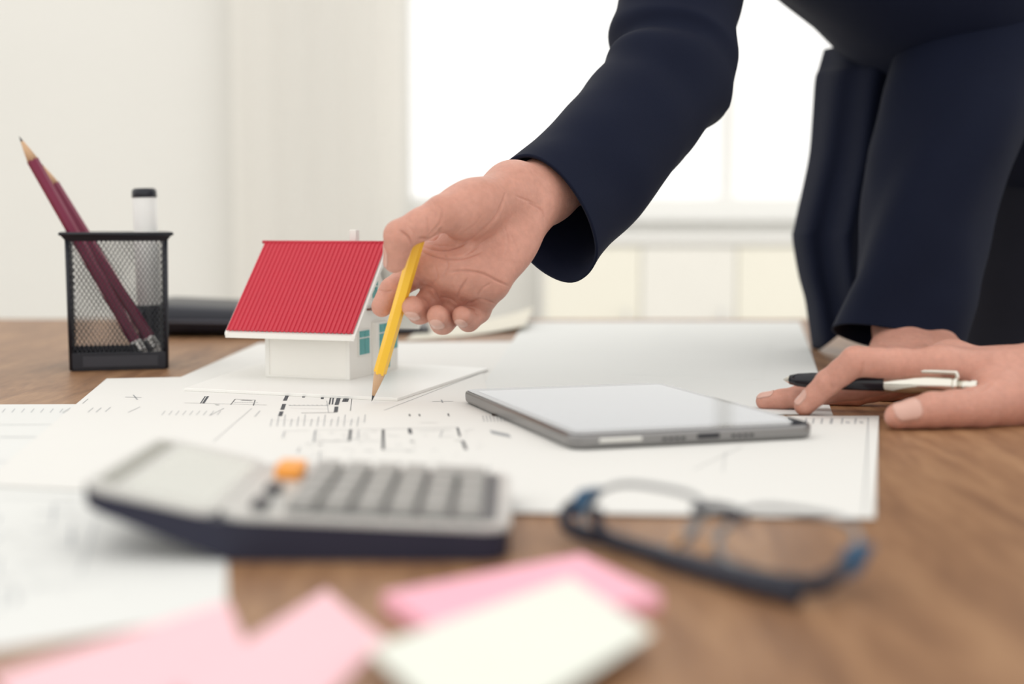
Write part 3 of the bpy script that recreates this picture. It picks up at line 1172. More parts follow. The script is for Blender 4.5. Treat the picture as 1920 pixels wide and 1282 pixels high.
# ================================================================== GLASSES
M_gf = mat('glasses_navy_frame', (0.012, 0.014, 0.028), 0.3)
M_gb = mat('glasses_blue_hinge', (0.010, 0.065, 0.14), 0.4)
M_gm = mat('glasses_grey_rim', (0.25, 0.26, 0.27), 0.3, .7)
M_lens = mat('glasses_lens', (1, 1, 1), 0.0, trans=1.0, ior=1.12, spec=.6)
gL, gR = G(1050, 1010), G(1572, 1122)
ga = (gR - gL).normalized()
GW = (gR - gL).length
gn = Vector((ga.y, -ga.x, 0))                     # towards the camera
if gn.y > 0:
    gn = -gn
gu = (hk * .66 - gn * .75).normalized()           # lens plane leans back
gls = thing('eyeglasses', gL + ga * GW / 2, 'folded eyeglasses with dark frame and blue hinges lying on the table', 'glasses')


def gp(s, h, n=0.0):
    return gL + ga * s + gu * h + gn * n


lw, lh = GW * .425, .0262
for s in (0, 1):
    cx_ = lw / 2 + .003 if s == 0 else GW - lw / 2 - .003
    out = []
    for k in range(40):
        t_ = 2 * PI * k / 40
        c_, s_ = math.cos(t_), math.sin(t_)
        out.append(gp(cx_ + lw / 2 * math.copysign(abs(c_) ** .62, c_), .0032 + lh / 2 + lh / 2 * math.copysign(abs(s_) ** .70, s_)))
    prism('lens', [p - gn * .0008 for p in out], gn * .0016, M_lens, gls)
    tube('lower_rim', [out[k % 40] for k in range(19, 42)], [.0013] * 23, M_gm, gls, 8)
    tube('upper_rim', [out[k] for k in range(1, 20)], [.0011] * 19, M_gm, gls, 8)
# bridge with nose pads
m_ = GW / 2
tube('bridge', smooth_path([gp(m_ - .0105, .0225), gp(m_ - .005, .0250, .001), gp(m_ + .005, .0250, .001), gp(m_ + .0105, .0225)], 5), .0020, M_gf, gls, 8)
for k in (-1, 1):
    tube('pad_arm', smooth_path([gp(m_ + k * .0085, .0195), gp(m_ + k * .0050, .0165, .005), gp(m_ + k * .0060, .0125, .006)], 4), .0006, M_gm, gls, 6)
    ellipsoid('nose_pad', gp(m_ + k * .0064, .0105, .0062), ga * .0020, gu * .0045, gn * .0015, mat('nose_pad_amber', (.45, .25, .12), .3, sub=.2), gls, 12, 8)
for k in (0, 1):
    s0 = .001 if k == 0 else GW - .001
    box('hinge_block', gp(s0, .0185 if k == 0 else .0150, .0020), ga * .0028, gu * .0062, gn * .0050, M_gb, gls, .0012, 2)
# temples folded across in front of the lenses (heights above the table)
def gt(s_, z, n):
    return gL + ga * s_ + hk * z + gn * n


def temple(path):
    pts = smooth_path(path, 8)
    V, F = [], []
    m = len(pts)
    for i, p in enumerate(pts):
        d = (pts[min(i + 1, m - 1)] - pts[max(i - 1, 0)]).normalized()
        up = (hk - d * d.z)
        up = (up if up.length > .2 else ga).normalized()
        sd = d.cross(up).normalized()
        for k in range(10):
            t_ = 2 * PI * k / 10
            V.append(p + up * (.0030 * math.sin(t_)) + sd * (.0017 * math.cos(t_)))
    for i in range(m - 1):
        for k in range(10):
            F.append((i * 10 + k, i * 10 + (k + 1) % 10, (i + 1) * 10 + (k + 1) % 10, (i + 1) * 10 + k))
    F.append(tuple(range(10))[::-1]); F.append(tuple((m - 1) * 10 + k for k in range(10)))
    mesh_obj('temple', V, F, M_gf, gls, True)


temple([gt(GW - .001, .0105, -.004), gt(GW + .001, .0075, .004), gt(GW - .006, .0048, .0095), gt(GW - .03, .0040, .0100), gt(.050, .0040, .0060), gt(.029, .0050, .0055), gt(.0225, .0095, .0050), gt(.0215, .0150, .0045)])
temple([gt(.001, .0115, -.006), gt(.002, .0080, .001), gt(.010, .0052, .0035), gt(.03, .0040, .0038), gt(GW - .045, .0036, .0125), gt(GW - .018, .0034, .0165), gt(GW - .002, .0034, .0180)])

# ================================================================== CASE AND BOOKLET BEHIND THE HOUSE
M_lea = mat('black_leather', (0.012, 0.014, 0.024), 0.38, bump=.3, bscale=500, var=.1, vscale=60)
k0, k1 = G(262, 634), G(742, 632)
cs = thing('document_case', (k0 + k1) / 2, 'black padded case lying behind the house and the mesh cup', 'case')
ka = (k1 - k0).normalized(); kb_ = Vector((-ka.y, ka.x, 0)); KL = (k1 - k0).length


def casehalf(name, zlo, zhi, m):
    V, F = [], []
    nn, mm = 26, 14
    for i in range(nn + 1):
        s = i / nn
        hgt = zhi * (1 - .35 * s)
        en = 1 - max(0, (abs(s - .5) * 2 - .9) / .1) ** 2 * .35
        for k in range(mm):
            t_ = 2 * PI * k / mm
            c_, s_ = math.cos(t_), math.sin(t_)
            y = .085 + .085 * math.copysign(abs(c_) ** .5, c_) * en
            z = (zlo + hgt) / 2 + (hgt - zlo) / 2 * math.copysign(abs(s_) ** .55, s_) * en
            V.append(k0 + ka * KL * s + kb_ * y + hk * z)
    for i in range(nn):
        for k in range(mm):
            F.append((i * mm + k, i * mm + (k + 1) % mm, (i + 1) * mm + (k + 1) % mm, (i + 1) * mm + k))
    F.append(tuple(range(mm))[::-1]); F.append(tuple(nn * mm + k for k in range(mm)))
    return mesh_obj(name, V, F, m, cs, True)


casehalf('shell', .0004, .036, M_lea)
tube('zip', [k0 + ka * KL * .02 - kb_ * .0005 + hk * .017, k0 + ka * KL * .98 - kb_ * .0005 + hk * .0125], .0016, mat('zip_grey', (.10, .10, .12), .3, .6), cs, 8)

q0 = G(752, 628)
bk = thing('booklet', q0, 'grey booklet with dark back cover beyond the teal windows of the house', 'booklet')
bq = [G(700, 630), G(806, 626), G(800, 606), G(690, 608)]
prism('back_cover', bq, hk * .0055, M_lea, bk, .001, 2)
prism('pages', [p + hk * .0054 for p in [bq[0].lerp(bq[2], .04), bq[1].lerp(bq[3], .08), bq[2].lerp(bq[0], .04), bq[3].lerp(bq[1], .04)]], hk * .008, mat('booklet_grey', (.60, .60, .60), .6), bk, .001, 2)

# ================================================================== PEOPLE
M_skin = mat('skin', (0.55, 0.262, 0.192), 0.45, spec=.35, sub=0.25, var=0.10, vscale=45, subcol=(0.67, 0.352, 0.275), bump=.35, bscale=700)
M_nail = mat('nail', (0.66, 0.40, 0.33), 0.25, spec=.5)
M_navy = mat('navy_suit_cloth', (0.0058, 0.0085, 0.0225), 0.75, spec=.14, sheen=.02, bump=.12, bscale=1500, var=.1, vscale=30)
M_trou = mat('charcoal_trouser_cloth', (0.020, 0.021, 0.032), 0.8, spec=.15, sheen=.05, bump=.12, bscale=1500, var=.1, vscale=30)


_nt = M_skin.node_tree
_n = _nt.nodes.new('ShaderNodeTexNoise')
_n.inputs['Scale'].default_value = 260.0
_n.inputs['Detail'].default_value = 3
_tc = _nt.nodes.new('ShaderNodeTexCoord')
_nt.links.new(_tc.outputs['Object'], _n.inputs['Vector'])
_h = _nt.nodes.new('ShaderNodeHueSaturation')
_mr = _nt.nodes.new('ShaderNodeMapRange')
_mr.inputs['To Min'].default_value = 0.86
_mr.inputs['To Max'].default_value = 1.14
_nt.links.new(_n.outputs['Fac'], _mr.inputs['Value'])
_nt.links.new(_mr.outputs[0], _h.inputs['Value'])
_b = _nt.nodes['Principled BSDF']
_src = _b.inputs['Base Color'].links[0].from_socket
_nt.links.new(_src, _h.inputs['Color'])
_nt.links.new(_h.outputs[0], _b.inputs['Base Color'])


def build_skin(hand, pts, h, lo_pad, crs=None, sig=2.3, clip=None):
    A = np.array(pts)
    lo, hi = A.min(0) - lo_pad, A.max(0) + lo_pad
    if clip is not None:
        lo, hi = np.maximum(lo, clip[0]), np.minimum(hi, clip[1])
    V, Q = surface_nets(hand, lo, hi, h)
    V = relax(V, Q, 3, .5)
    if crs:
        V = crease(V, vnormals(V, Q), crs, sig)
    return V, Q


def join_geo(parts):
    V, F, k = [], [], 0
    for v, f in parts:
        V.append(np.asarray(v)); F += [tuple(int(i) + k for i in q) for q in f]
        k += len(v)
    return np.concatenate(V), F


# ---------------------------------------------------------------- hand that holds the yellow pencil (right hand, palm to the lens)
DA = .85


def a_(zx, zy, rel, r):
    p = P(640 + zx / 3.204, 260 + zy / 3.205, DA + rel / 100)
    return (p.x, p.y, p.z, r / 100)


wr, wu = a_(1030, 318, 6.0, 1.50), a_(1115, 408, 6.6, 1.52)
iM, mM, rM, pM = a_(545, 735, 2.5, .95), a_(675, 780, 2.2, .98), a_(790, 830, 2.3, .93), a_(900, 862, 2.7, .92)
idx = [iM, a_(408, 832, 4.4, .83), a_(308, 908, 3.3, .76), a_(244, 1008, 3.0, .66)]
mid = [mM, a_(552, 955, 4.1, .86), a_(472, 1034, 3.0, .79), a_(430, 1010, 1.6, .68)]
rin = [rM, a_(675, 1030, 4.0, .83), a_(608, 1100, 2.8, .75), a_(578, 1064, 1.4, .66)]
pin = [pM, a_(822, 1036, 3.8, .73), a_(764, 1092, 2.9, .66), a_(722, 1062, 1.7, .59)]
thm = [a_(980, 340, 4.6, 1.50), a_(605, 448, -.3, 1.02), a_(350, 582, -1.3, .90), a_(322, 738, -.6, .68)]
fa1, fa2, fa3 = a_(1215, 318, 8.8, 1.85), a_(1506, 135, 12.8, 2.4), a_(1817, -160, 16, 3.1)
palmA = [(wr, iM), (wr, mM), (wu, rM), (wu, pM), (wr, wu), (iM, mM), (mM, rM), (rM, pM), (wr, fa1), (wu, fa1), (fa1, fa2), (fa2, fa3), (a_(830, 560, 4.7, 1.2), a_(700, 690, 3.9, 1.1))]
the_c = np.array(a_(790, 425, 1.9, 1)[:3])
the_ax = np.array(thm[1][:3]) - np.array(thm[0][:3])
hyp_c = np.array(a_(1060, 620, 4.4, 1)[:3])
hyp_ax = np.array(pM[:3]) - np.array(wu[:3])
handA = Hand(palmA, [(the_c, the_ax, (.027, .0165, .0175)), (hyp_c, hyp_ax, (.027, .013, .013))], [idx, mid, rin, pin], thm, .011)
zc = lambda pts: [(640 + x / 3.204, 260 + y / 3.205) for x, y in pts]
crA = [(zc([(470, 600), (560, 600), (600, 540)]), .0012, 1.2),
       (zc([(480, 645), (600, 668), (720, 640), (830, 570), (920, 480), (965, 400), (985, 330)]), .0010, 1.1),
       (zc([(470, 672), (590, 715), (720, 718), (840, 680)]), .0007, .9),
       (zc([(640, 805), (740, 792), (850, 808), (930, 850), (1005, 885)]), .0008, 1.0),
       (zc([(500, 885), (550, 905), (585, 960)]), .0010, 1.1),
       (zc([(700, 950), (720, 900), (760, 840)]), .0006, 1.2),
       (zc([(750, 1000), (830, 968), (925, 990)]), .0009, 1.0),
       (zc([(600, 955), (650, 965), (690, 990)]), .0008, 1.0),
       (zc([(355, 552), (405, 590), (425, 640)]), .0009, 1.0),
       (zc([(575, 400), (605, 440), (590, 510), (520, 590)]), .0005, 1.1),
       (zc([(515, 470), (525, 560)]), .0005, .9),
       (zc([(215, 905), (262, 918), (310, 912)]), .0005, .9),
       (zc([(1120, 385), (1200, 430), (1222, 490)]), .0005, 1.0),
       (zc([(620, 680), (640, 760), (610, 840)]), .0005, .9),
       (zc([(880, 600), (760, 690), (700, 720)]), .0004, .8),
       (zc([(800, 1040), (838, 1065)]), .0004, .8)]
ptsA = [j[:3] for f in (idx, mid, rin, pin, thm) for j in f] + [wr[:3], wu[:3], fa1[:3], fa2[:3]]
crA = [(p, d * 1.55, w_ * .85) for p, d, w_ in crA] + [
    (zc([(560, 760), (575, 830), (545, 880)]), .0006, .8), (zc([(650, 600), (700, 560), (740, 500)]), .0003, .7), (zc([(980, 520), (1000, 640), (960, 740)]), .0004, .9),
    (zc([(1010, 560), (1060, 690), (1030, 790)]), .0003, .9), (zc([(670, 900), (660, 860), (690, 810)]), .0005, .9), (zc([(820, 950), (850, 900), (900, 870)]), .0005, .9),
    (zc([(1040, 340), (1110, 370), (1180, 400)]), .0005, .9), (zc([(390, 520), (430, 560), (440, 620)]), .0004, .8), (zc([(540, 360), (570, 430), (560, 500)]), .0004, .8),
    (zc([(600, 760), (700, 770), (800, 745)]), .0004, .8), (zc([(860, 440), (800, 520), (720, 570)]), .0003, .8), (zc([(560, 640), (680, 640), (760, 600)]), .0005, .7)]
VA, QA = build_skin(handA, ptsA, .00062, .020, crA)

# ---------------------------------------------------------------- the same person's other hand, flat on the table
c_ = lambda x, y, z, r: (x / 100, y / 100, T + z / 100, r / 100)
lw_ = c_(30.8, 112.5, 3.0, 1.8)
lw2 = c_(32.4, 112.5, 2.8, 1.7)
lM = [c_(28.6, 105, 1.15, 1.0), c_(30.4, 104.2, 1.2, 1.0), c_(32.2, 104.6, 1.1, .95), c_(33.8, 105.6, 1.0, .9)]
lf = [[lM[0], c_(28.2, 101.2, 1.2, .8), c_(28.1, 99, .9, .7), c_(28.1, 97.2, .62, .58)],
      [lM[1], c_(30.3, 100, 1.2, .8), c_(30.3, 97.4, .9, .7), c_(30.2, 95.4, .62, .58)],
      [lM[2], c_(32.6, 100.6, 1.1, .75), c_(32.9, 98.2, .85, .68), c_(33.0, 96.4, .6, .56)],
      [lM[3], c_(34.9, 102.4, .95, .65), c_(35.3, 100.6, .75, .58), c_(35.5, 99.2, .52, .5)]]
lth = [c_(29.6, 110.5, 2.2, 1.4), c_(28.0, 107.6, 1.3, 1.05), c_(27.0, 105.0, 1.0, .92), c_(26.9, 103.2, .75, .68)]
lfa = [c_(31.8, 113.2, 6.6, 2.3), c_(34.0, 115.5, 15, 3.0)]
handL = Hand([(lw_, lM[0]), (lw_, lM[1]), (lw2, lM[2]), (lw2, lM[3]), (lw_, lw2), (lw_, lfa[0]), (lw2, lfa[0]), (lfa[0], lfa[1])], [], lf, lth)
VL, QL = build_skin(handL, [j[:3] for f in lf + [lth] for j in f] + [lw_[:3], lfa[0][:3]], .0013, .028)

# ---------------------------------------------------------------- body under the clothes: arms, trunk, neck, head, legs
sh_c, hip_c = Vector((.300, 1.185, T + .42)), Vector((.620, 1.410, T + .16))
shR, shL = Vector((.165, 1.120, T + .385)), Vector((.455, 1.235, T + .440))
elR, elL = P(1238, 168, 1.03), P(1777, 282, 1.165)
aR, aL = P(1365, -215, 1.12), P(1890, -130, 1.215)
neck_d = Vector((-.50, -.48, .72)).normalized()
neck = sh_c + neck_d * .105
hf = Vector((-.50, -.72, -.48)).normalized()                 # where the face looks: down at the plan
hl = hf.cross(Vector((0, 0, 1))).normalized()
hup = hl.cross(hf).normalized()
head_c = neck + neck_d * .045 + hup * .055 + hf * .035
hq = lambda a, b, c: np.array(head_c + hl * a + hf * b + hup * c)
HRM = np.stack([np.array(hl), np.array(hf), np.array(hup)])


def head_sdf(p):
    d = ellip(p, hq(0, -.008, .020), HRM, (.074, .092, .092))
    d = smin(d, ellip(p, hq(0, .025, -.045), HRM, (.054, .058, .062)), .035)
    d = smin(d, rcone(p, hq(0, .088, .022), hq(0, .108, -.012), .006, .011), .010)
    for k in (-1, 1):
        d = smin(d, ellip(p, hq(.076 * k, -.006, .0), HRM, (.007, .018, .030)), .006)
        d = np.maximum(d, -(np.linalg.norm(p - hq(.031 * k, .098, .020).astype(np.float32), axis=1) - .016))
        d = smin(d, rcone(p, hq(.012 * k, .092, .036), hq(.048 * k, .074, .036), .006, .004), .008)
    d = smin(d, rcone(p, hq(-.018, .079, -.045), hq(.018, .079, -.045), .006, .006), .006)
    d = smin(d, rcone(p, hq(-.016, .078, -.056), hq(.016, .078, -.056), .007, .007), .004)
    return d


def body(p):
    d = rcone(p, hip_c, sh_c - (sh_c - hip_c).normalized() * .03, .110, .075)
    d = smin(d, rcone(p, sh_c, neck, .055, .050), .03)
    d = smin(d, rcone(p, neck, head_c - hup * .03 - hf * .01, .052, .052), .02)
    d = smin(d, head_sdf(p), .02)
    d = smin(d, rcone(p, sh_c, aR, .05, .040), .03)
    d = smin(d, rcone(p, sh_c, aL, .05, .040), .03)
    d = smin(d, rcone(p, aR, elR, .040, .035), .02)
    d = smin(d, rcone(p, elR, np.array(fa2[:3]), .035, .026), .02)
    d = smin(d, rcone(p, np.array(fa2[:3]), np.array(fa1[:3]), .026, .021), .01)
    d = smin(d, rcone(p, aL, elL, .040, .035), .02)
    d = smin(d, rcone(p, elL, np.array(lfa[0][:3]), .034, .023), .02)
    d = smin(d, rcone(p, np.array(lfa[0][:3]), np.array(lw_[:3]), .023, .018), .01)
    for s in (-1, 1):
        hj = hip_c + Vector((.085 * s, .03 * s, -.05))
        d = smin(d, rcone(p, hj, hj + Vector((.02, .05, -.40)), .085, .055), .05)
        d = smin(d, rcone(p, hj + Vector((.02, .05, -.40)), hj + Vector((.02, .09, -.80)), .055, .040), .03)
    return d


Vb, Qb = surface_nets(body, np.array((-.02, .90, .03)), np.array((.90, 1.75, T + .90)), .0065, 4)
Vb = relax(Vb, Qb, 2)


def weld(body_geo, hands, skin=None):
    """cut each hand and the arm it belongs to across the forearm and bridge the two rims: one continuous surface"""
    V, Q = body_geo
    Q = np.asarray(Q)
    geos = []
    for (hv, hq, c, d) in hands:
        c, d = np.asarray(c, float), np.asarray(d, float)
        d = d / np.linalg.norm(d)
        hq = np.asarray(hq)
        geos.append((hv, hq[((hv[hq] - c) @ d < -.003).all(1)]))
        r = V - c
        ax = r @ d
        rad = np.linalg.norm(r - ax[:, None] * d, axis=1)
        drop = (ax < .004) & (ax > -.09) & (rad < .06)
        Q = Q[~drop[Q].any(1)]
    Va, Fa = join_geo([(V, Q)] + geos)
    bm = bmesh.new()
    vs = [bm.verts.new(v) for v in Va]
    for f in Fa:
        try:
            bm.faces.new([vs[i] for i in f])
        except ValueError:
            pass
    bmesh.ops.delete(bm, geom=[v for v in bm.verts if not v.link_faces], context='VERTS')
    for (_, _, c, d) in hands:
        c = Vector(c)
        es = [e for e in bm.edges if len(e.link_faces) == 1 and (e.verts[0].co - c).length < .055]
        try:
            bmesh.ops.bridge_loops(bm, edges=es)
        except Exception as ex:
            print('bridge', ex)
    me = bpy.data.meshes.new('person')
    bm.to_mesh(me)
    bm.free()
    return link('person', me, skin or M_skin, None, True)


V3 = lambda q: np.array(q[:3])
person = weld((Vb, Qb), [(VA, QA, V3(fa1) * .45 + V3(fa2) * .55, V3(fa2) - V3(fa1)), (VL, QL, V3(lw_) * .25 + V3(lfa[0]) * .75, V3(lfa[0]) - V3(lw_))])
tag(person, 'person in a navy suit leaning over the table and pointing with a yellow pencil', 'person')
down = (0, -.35, -1)
handA.nail(thm, (-1.0, -.10, .12), .0125, .0135, M_nail, person, .18)
handA.nail(mid, (-.1, -.30, -1), .0105, .0105, M_nail, person, .35)
handA.nail(rin, (-.1, -.30, -1), .0100, .0105, M_nail, person, .35)
handA.nail(pin, (-.1, -.30, -1), .0085, .0090, M_nail, person, .35)
handA.nail(idx, (-.5, .9, .1), .0105, .0115, M_nail, person, .2)
for J in lf + [lth]:
    handL.nail(J, (0, 0, 1), .010, .011, M_nail, person, .1)


# ---------------------------------------------------------------- clothes
def loft(sections, nring, n, wrinkle=None, lining=0.05, cap_end=False):
    """sections: (centre, half-width vector, half-depth vector). Smooth tube through them, first ring open with a lining turned in"""
    def interp(k):
        return smooth_path([s[k] for s in sections], nring)
    C, A, B = interp(0), interp(1), interp(2)
    V, F = [], []
    m = len(C)
    for i in range(m):
        s = i / (m - 1)
        for k in range(n):
            t_ = 2 * PI * k / n
            ct, st = math.cos(t_), math.sin(t_)
            o = A[i] * math.copysign(abs(ct) ** .92, ct) + B[i] * math.copysign(abs(st) ** .92, st)
            p = C[i] + o
            if wrinkle:
                p = p + o.normalized() * wrinkle(s, t_, p)
            V.append(p)
    rings = m
    if lining:
        dirn = (C[1] - C[0]).normalized()
        for q in range(5):
            e = q / 4
            j = min(m - 1, int(e * lining * m * 2))
            for k in range(n):
                b = V[k] if q == 0 else V[j * n + k]
                c0 = C[0] if q == 0 else C[j]
                inw = (c0 - b).normalized()
                V.append(b + inw * (.0022 if q == 0 else .0035))
        order = [m + 4, m + 3, m + 2, m + 1, m] + list(range(m))
    else:
        order = list(range(m))
    for a, b in zip(order[:-1], order[1:]):
        for k in range(n):
            F.append((a * n + k, a * n + (k + 1) % n, b * n + (k + 1) % n, b * n + k))
    if cap_end:
        F.append(tuple((m - 1) * n + k for k in range(n)))
    return V, [f[::-1] for f in F]


def px_sections(rows, depth_cm):
    """rows: (left px, right px, distance); the ring stands across the limb"""
    mids, hv_ = [], []
    for (ax, ay, bx, by, d) in rows:
        a, b = P(ax, ay, d), P(bx, by, d)
        mids.append((a + b) / 2); hv_.append((b - a) / 2)
    out = []
    for i, c in enumerate(mids):
        t_ = (mids[min(i + 1, len(mids) - 1)] - mids[max(i - 1, 0)]).normalized()
        e = t_.cross(hv_[i]).normalized()
        if e.y > 0:
            e = -e
        dpt = depth_cm[i] / 100 if hasattr(depth_cm, '__len__') else depth_cm / 100
        out.append((c, hv_[i], e * dpt))
    return out


def wr_right(s, t_, p):
    el = math.exp(-((s - .50) / .16) ** 2)
    cuff = math.exp(-(s / .25) ** 2)
    f = math.sin(s * 46 + 1.8 * math.sin(t_ + .4) + 2.2 * noise.noise(p * 9)) * .0022 * el
    f += math.sin(s * 20 + 2.4 * t_) * .0018 * (1 - cuff) * (.4 + .6 * noise.noise(p * 12 + Vector((3, 1, 2))))
    f += noise.noise(p * 14) * .0035 * (1 - .7 * cuff) + noise.noise(p * 34) * .0012
    return f


rowsR = [(955, 297, 1092, 523, .935), (1008, 259, 1130, 470, .955), (1056, 212, 1184, 418, .972), (1090, 176, 1240, 350, .992), (1117, 141, 1298, 280, 1.010),
         (1132, 118, 1345, 218, 1.025), (1147, 100, 1374, 176, 1.040), (1149, 60, 1371, 118, 1.052), (1157, 20, 1386, 38, 1.065), (1170, -25, 1402, -15, 1.08), (1195, -120, 1440, -110, 1.10),
         (1240, -240, 1490, -200, 1.12), (1330, -330, 1530, -270, 1.14)]
secR = px_sections(rowsR, [3.7, 3.9, 4.1, 4.4, 4.7, 5.0, 5.2, 5.2, 5.3, 5.4, 5.6, 5.6, 4.4])
V, F = loft(secR, 14, 72, wr_right, .10, True)

# torso of the jacket
lat_s, lat_h = (shL - shR).normalized(), Vector((.95, .30, .0)).normalized()
tor = []
axis = (sh_c - hip_c)
for t_, hw, hd in ((-.30, .205, .135), (-.12, .205, .135), (.08, .198, .128), (.28, .196, .125), (.48, .205, .128), (.68, .215, .130), (.84, .214, .122), (.97, .205, .108)):
    c = hip_c + axis * t_
    l = lat_h.lerp(lat_s, max(0, min(1, t_))).normalized()
    tor.append((c, l * hw, axis.normalized().cross(l).normalized() * hd))
nf = neck_d.cross(lat_s).normalized()
for q, hw, hd in ((.035, .165, .092), (.060, .105, .078), (.078, .074, .068), (.095, .064, .063)):
    tor.append((sh_c + neck_d * q, lat_s * hw, nf * hd))


def wr_torso(s, t_, p):
    return noise.noise(p * 7) * .010 + noise.noise(Vector((p.x * 22, p.y * 22, p.z * 7))) * .004


Vt, Ft = loft(tor, 8, 96, wr_torso, .03)
jacket = mesh_obj('jacket', Vt, Ft, M_navy, person, True)
slv = mesh_obj('sleeve', V, F, M_navy, jacket, True)


def wr_left(s, t_, p):
    f = math.sin(t_ * 3 + s * 9 + 2 * noise.noise(p * 6)) * .0045 * (.25 + .75 * min(1, s * 3))
    f += noise.noise(p * 11) * .005 * min(1, .25 + s * 3) + noise.noise(p * 30) * .0012
    return f


rowsL = [(1561, 612, 1800, 666, 1.120), (1582, 556, 1814, 592, 1.127), (1602, 495, 1834, 512, 1.135), (1622, 385, 1872, 400, 1.150), (1642, 275, 1912, 290, 1.165), (1666, 180, 1946, 190, 1.180),
         (1704, 60, 1985, 70, 1.200), (1742, -60, 2015, -50, 1.212), (1782, -170, 2055, -150, 1.228), (1835, -265, 2090, -235, 1.245), (1890, -335, 2060, -300, 1.258)]
secL = px_sections(rowsL, [4.3, 4.5, 4.7, 5.2, 5.5, 5.7, 5.9, 6.0, 6.0, 5.6, 4.0])
V, F = loft(secL, 14, 72, wr_left, .10, True)
mesh_obj('sleeve', V, F, M_navy, jacket, True)

# open front of the jacket hanging down to the table
lefte = [(1546, 92), (1536, 128), (1529, 150), (1524, 220), (1518, 290), (1504, 360), (1490, 425), (1487, 448), (1498, 515), (1510, 560), (1516, 600), (1524, 657)]
righte = [(1800, 40), (1790, 95), (1782, 150), (1775, 220), (1770, 290), (1765, 360), (1760, 425), (1756, 448), (1752, 515), (1748, 550), (1744, 575), (1740, 600)]
le = smooth_path([Vector((x, y, 0)) for x, y in lefte], 6)
re_ = smooth_path([Vector((x, y, 0)) for x, y in righte], 6)
nu = 60
Vp = []
for j, (a, b) in enumerate(zip(le, re_)):
    v = j / (len(le) - 1)
    for i in range(nu + 1):
        u = i / nu
        q = a.lerp(b, u)
        hem = 0
        if v > .8:
            hem = (v - .8) / .2 * (4 * math.sin(min(u * 9, PI)) - 30 * min(1, max(0, u * 4 - .25)))
        fold = .010 * math.sin(u * 21 + 2.2 * math.sin(v * 2.2) + .8) * min(1, .25 + v * 1.2) * (1 - .5 * u)
        d = 1.245 + .045 * (1 - u) ** 3 - .030 * math.sin(PI * min(1, u * 1.3)) + fold
        if v < .12:
            d += .02 * (1 - v / .12)
        Vp.append(P(q.x, q.y + hem, d) + Vector((0, 0, 0)))
n0 = len(Vp)
Vp += [p + Vector((0, .0035, 0)) for p in Vp]
Fp = []
W_ = nu + 1
for j in range(len(le) - 1):
    for i in range(nu):
        a = j * W_ + i
        Fp.append((a, a + W_, a + W_ + 1, a + 1))
        Fp.append((n0 + a, n0 + a + 1, n0 + a + W_ + 1, n0 + a + W_))
for j in range(len(le) - 1):
    a = j * W_
    Fp.append((a, n0 + a, n0 + a + W_, a + W_))
    a = j * W_ + nu
    Fp.append((a, a + W_, n0 + a + W_, n0 + a))
for i in range(nu):
    a = (len(le) - 1) * W_ + i
    Fp.append((a, n0 + a, n0 + a + 1, a + 1))
    Fp.append((i, i + 1, n0 + i + 1, n0 + i))
mesh_obj('front_panel', Vp, Fp, M_navy, jacket, True)

# trousers
tr_secs = []
Vq, Fq = [], []
for s in (-1, 1):
    hj = hip_c + Vector((.085 * s, .03 * s, -.02))
    sec = []
    for dz, r, dy in ((-.86, .085, .09), (-.70, .090, .085), (-.42, .098, .055), (-.20, .108, .03), (-.02, .118, .005), (.06, .118, 0)):
        sec.append((hj + Vector((.02 * min(1, -dz * 2), dy, dz)), Vector((r, 0, 0)), Vector((0, -r * 1.05, 0))))
    v_, f_ = loft(sec, 8, 40, lambda a, b, p: noise.noise(p * 9) * .006, .04, True)
    k = len(Vq)
    Vq += v_
    Fq += [tuple(i + k for i in f) for f in f_]
    tr_secs.append(mesh_obj('trouser_leg', v_, f_, M_trou, person, True))
    box('shoe', hj + Vector((.0, .04, -.91 + .035)) + Vector((-.02, -.03, 0)), (.045, 0, 0), (0, .13, 0), (0, 0, .034), mat('shoe_leather', (.02, .014, .012), .3), person, .02, 3, True)
# short dark hair


def hair_sdf(p):
    d = ellip(p, hq(0, -.014, .026), HRM, (.084, .100, .100))
    q = (p - np.array(head_c).astype(np.float32)) @ HRM.T.astype(np.float32)
    cut = np.maximum(q[:, 1] - .030, .050 - q[:, 2])          # keep the brow free
    face = np.minimum(-(q[:, 1] - .030), q[:, 2] - .056)
    d = np.maximum(d, np.minimum(face * -1, 1.0)) if False else np.maximum(d, -np.maximum(face, -.5 * (q[:, 2] + .055) - .01))
    return np.maximum(d, -.045 - q[:, 2])


Vh, Qh = surface_nets(hair_sdf, np.array(head_c) - .14, np.array(head_c) + .16, .004, 4)
Vh = relax(Vh, Qh, 2)
mesh_obj('hair', Vh, Qh, mat('dark_hair', (.012, .009, .008), .5, bump=.6, bscale=300), person, True)
for k in (-1, 1):
    e = Vector(hq(.031 * k, .079, .020))
    ellipsoid('eye', e, hl * .0125, hf * .0125, hup * .0125, mat('eye_white', (.75, .73, .70), .2), person, 16, 10)
    ellipsoid('iris', e + hf * .0095 - hup * .002, hl * .0055, hf * .0042, hup * .0055, mat('iris_brown', (.03, .015, .008), .15), person, 12, 8)

# the yellow pencil in that hand, its point on the plan
tip = G(697, 752, .0016)
top_d = DA + .004
top = P(783, 452, top_d)
dirp = (top - tip).normalized()
pencil('yellow_pencil', tip, top + dirp * .012, .0041, mat('yellow_lacquer', (.92, .54, .03), .32, coat=.3), 'yellow hexagonal pencil held over the plan, point touching the paper', eraser=False, tip_len=.021, lead=.005)

# ---------------------------------------------------------------- second person: right hand on the table with a pen


def b_(zx, zy, d, r):
    p = P(1380 + zx / 3.556, 560 + zy / 3.556, d / 100)
    return (p.x, p.y, p.z, r / 100)


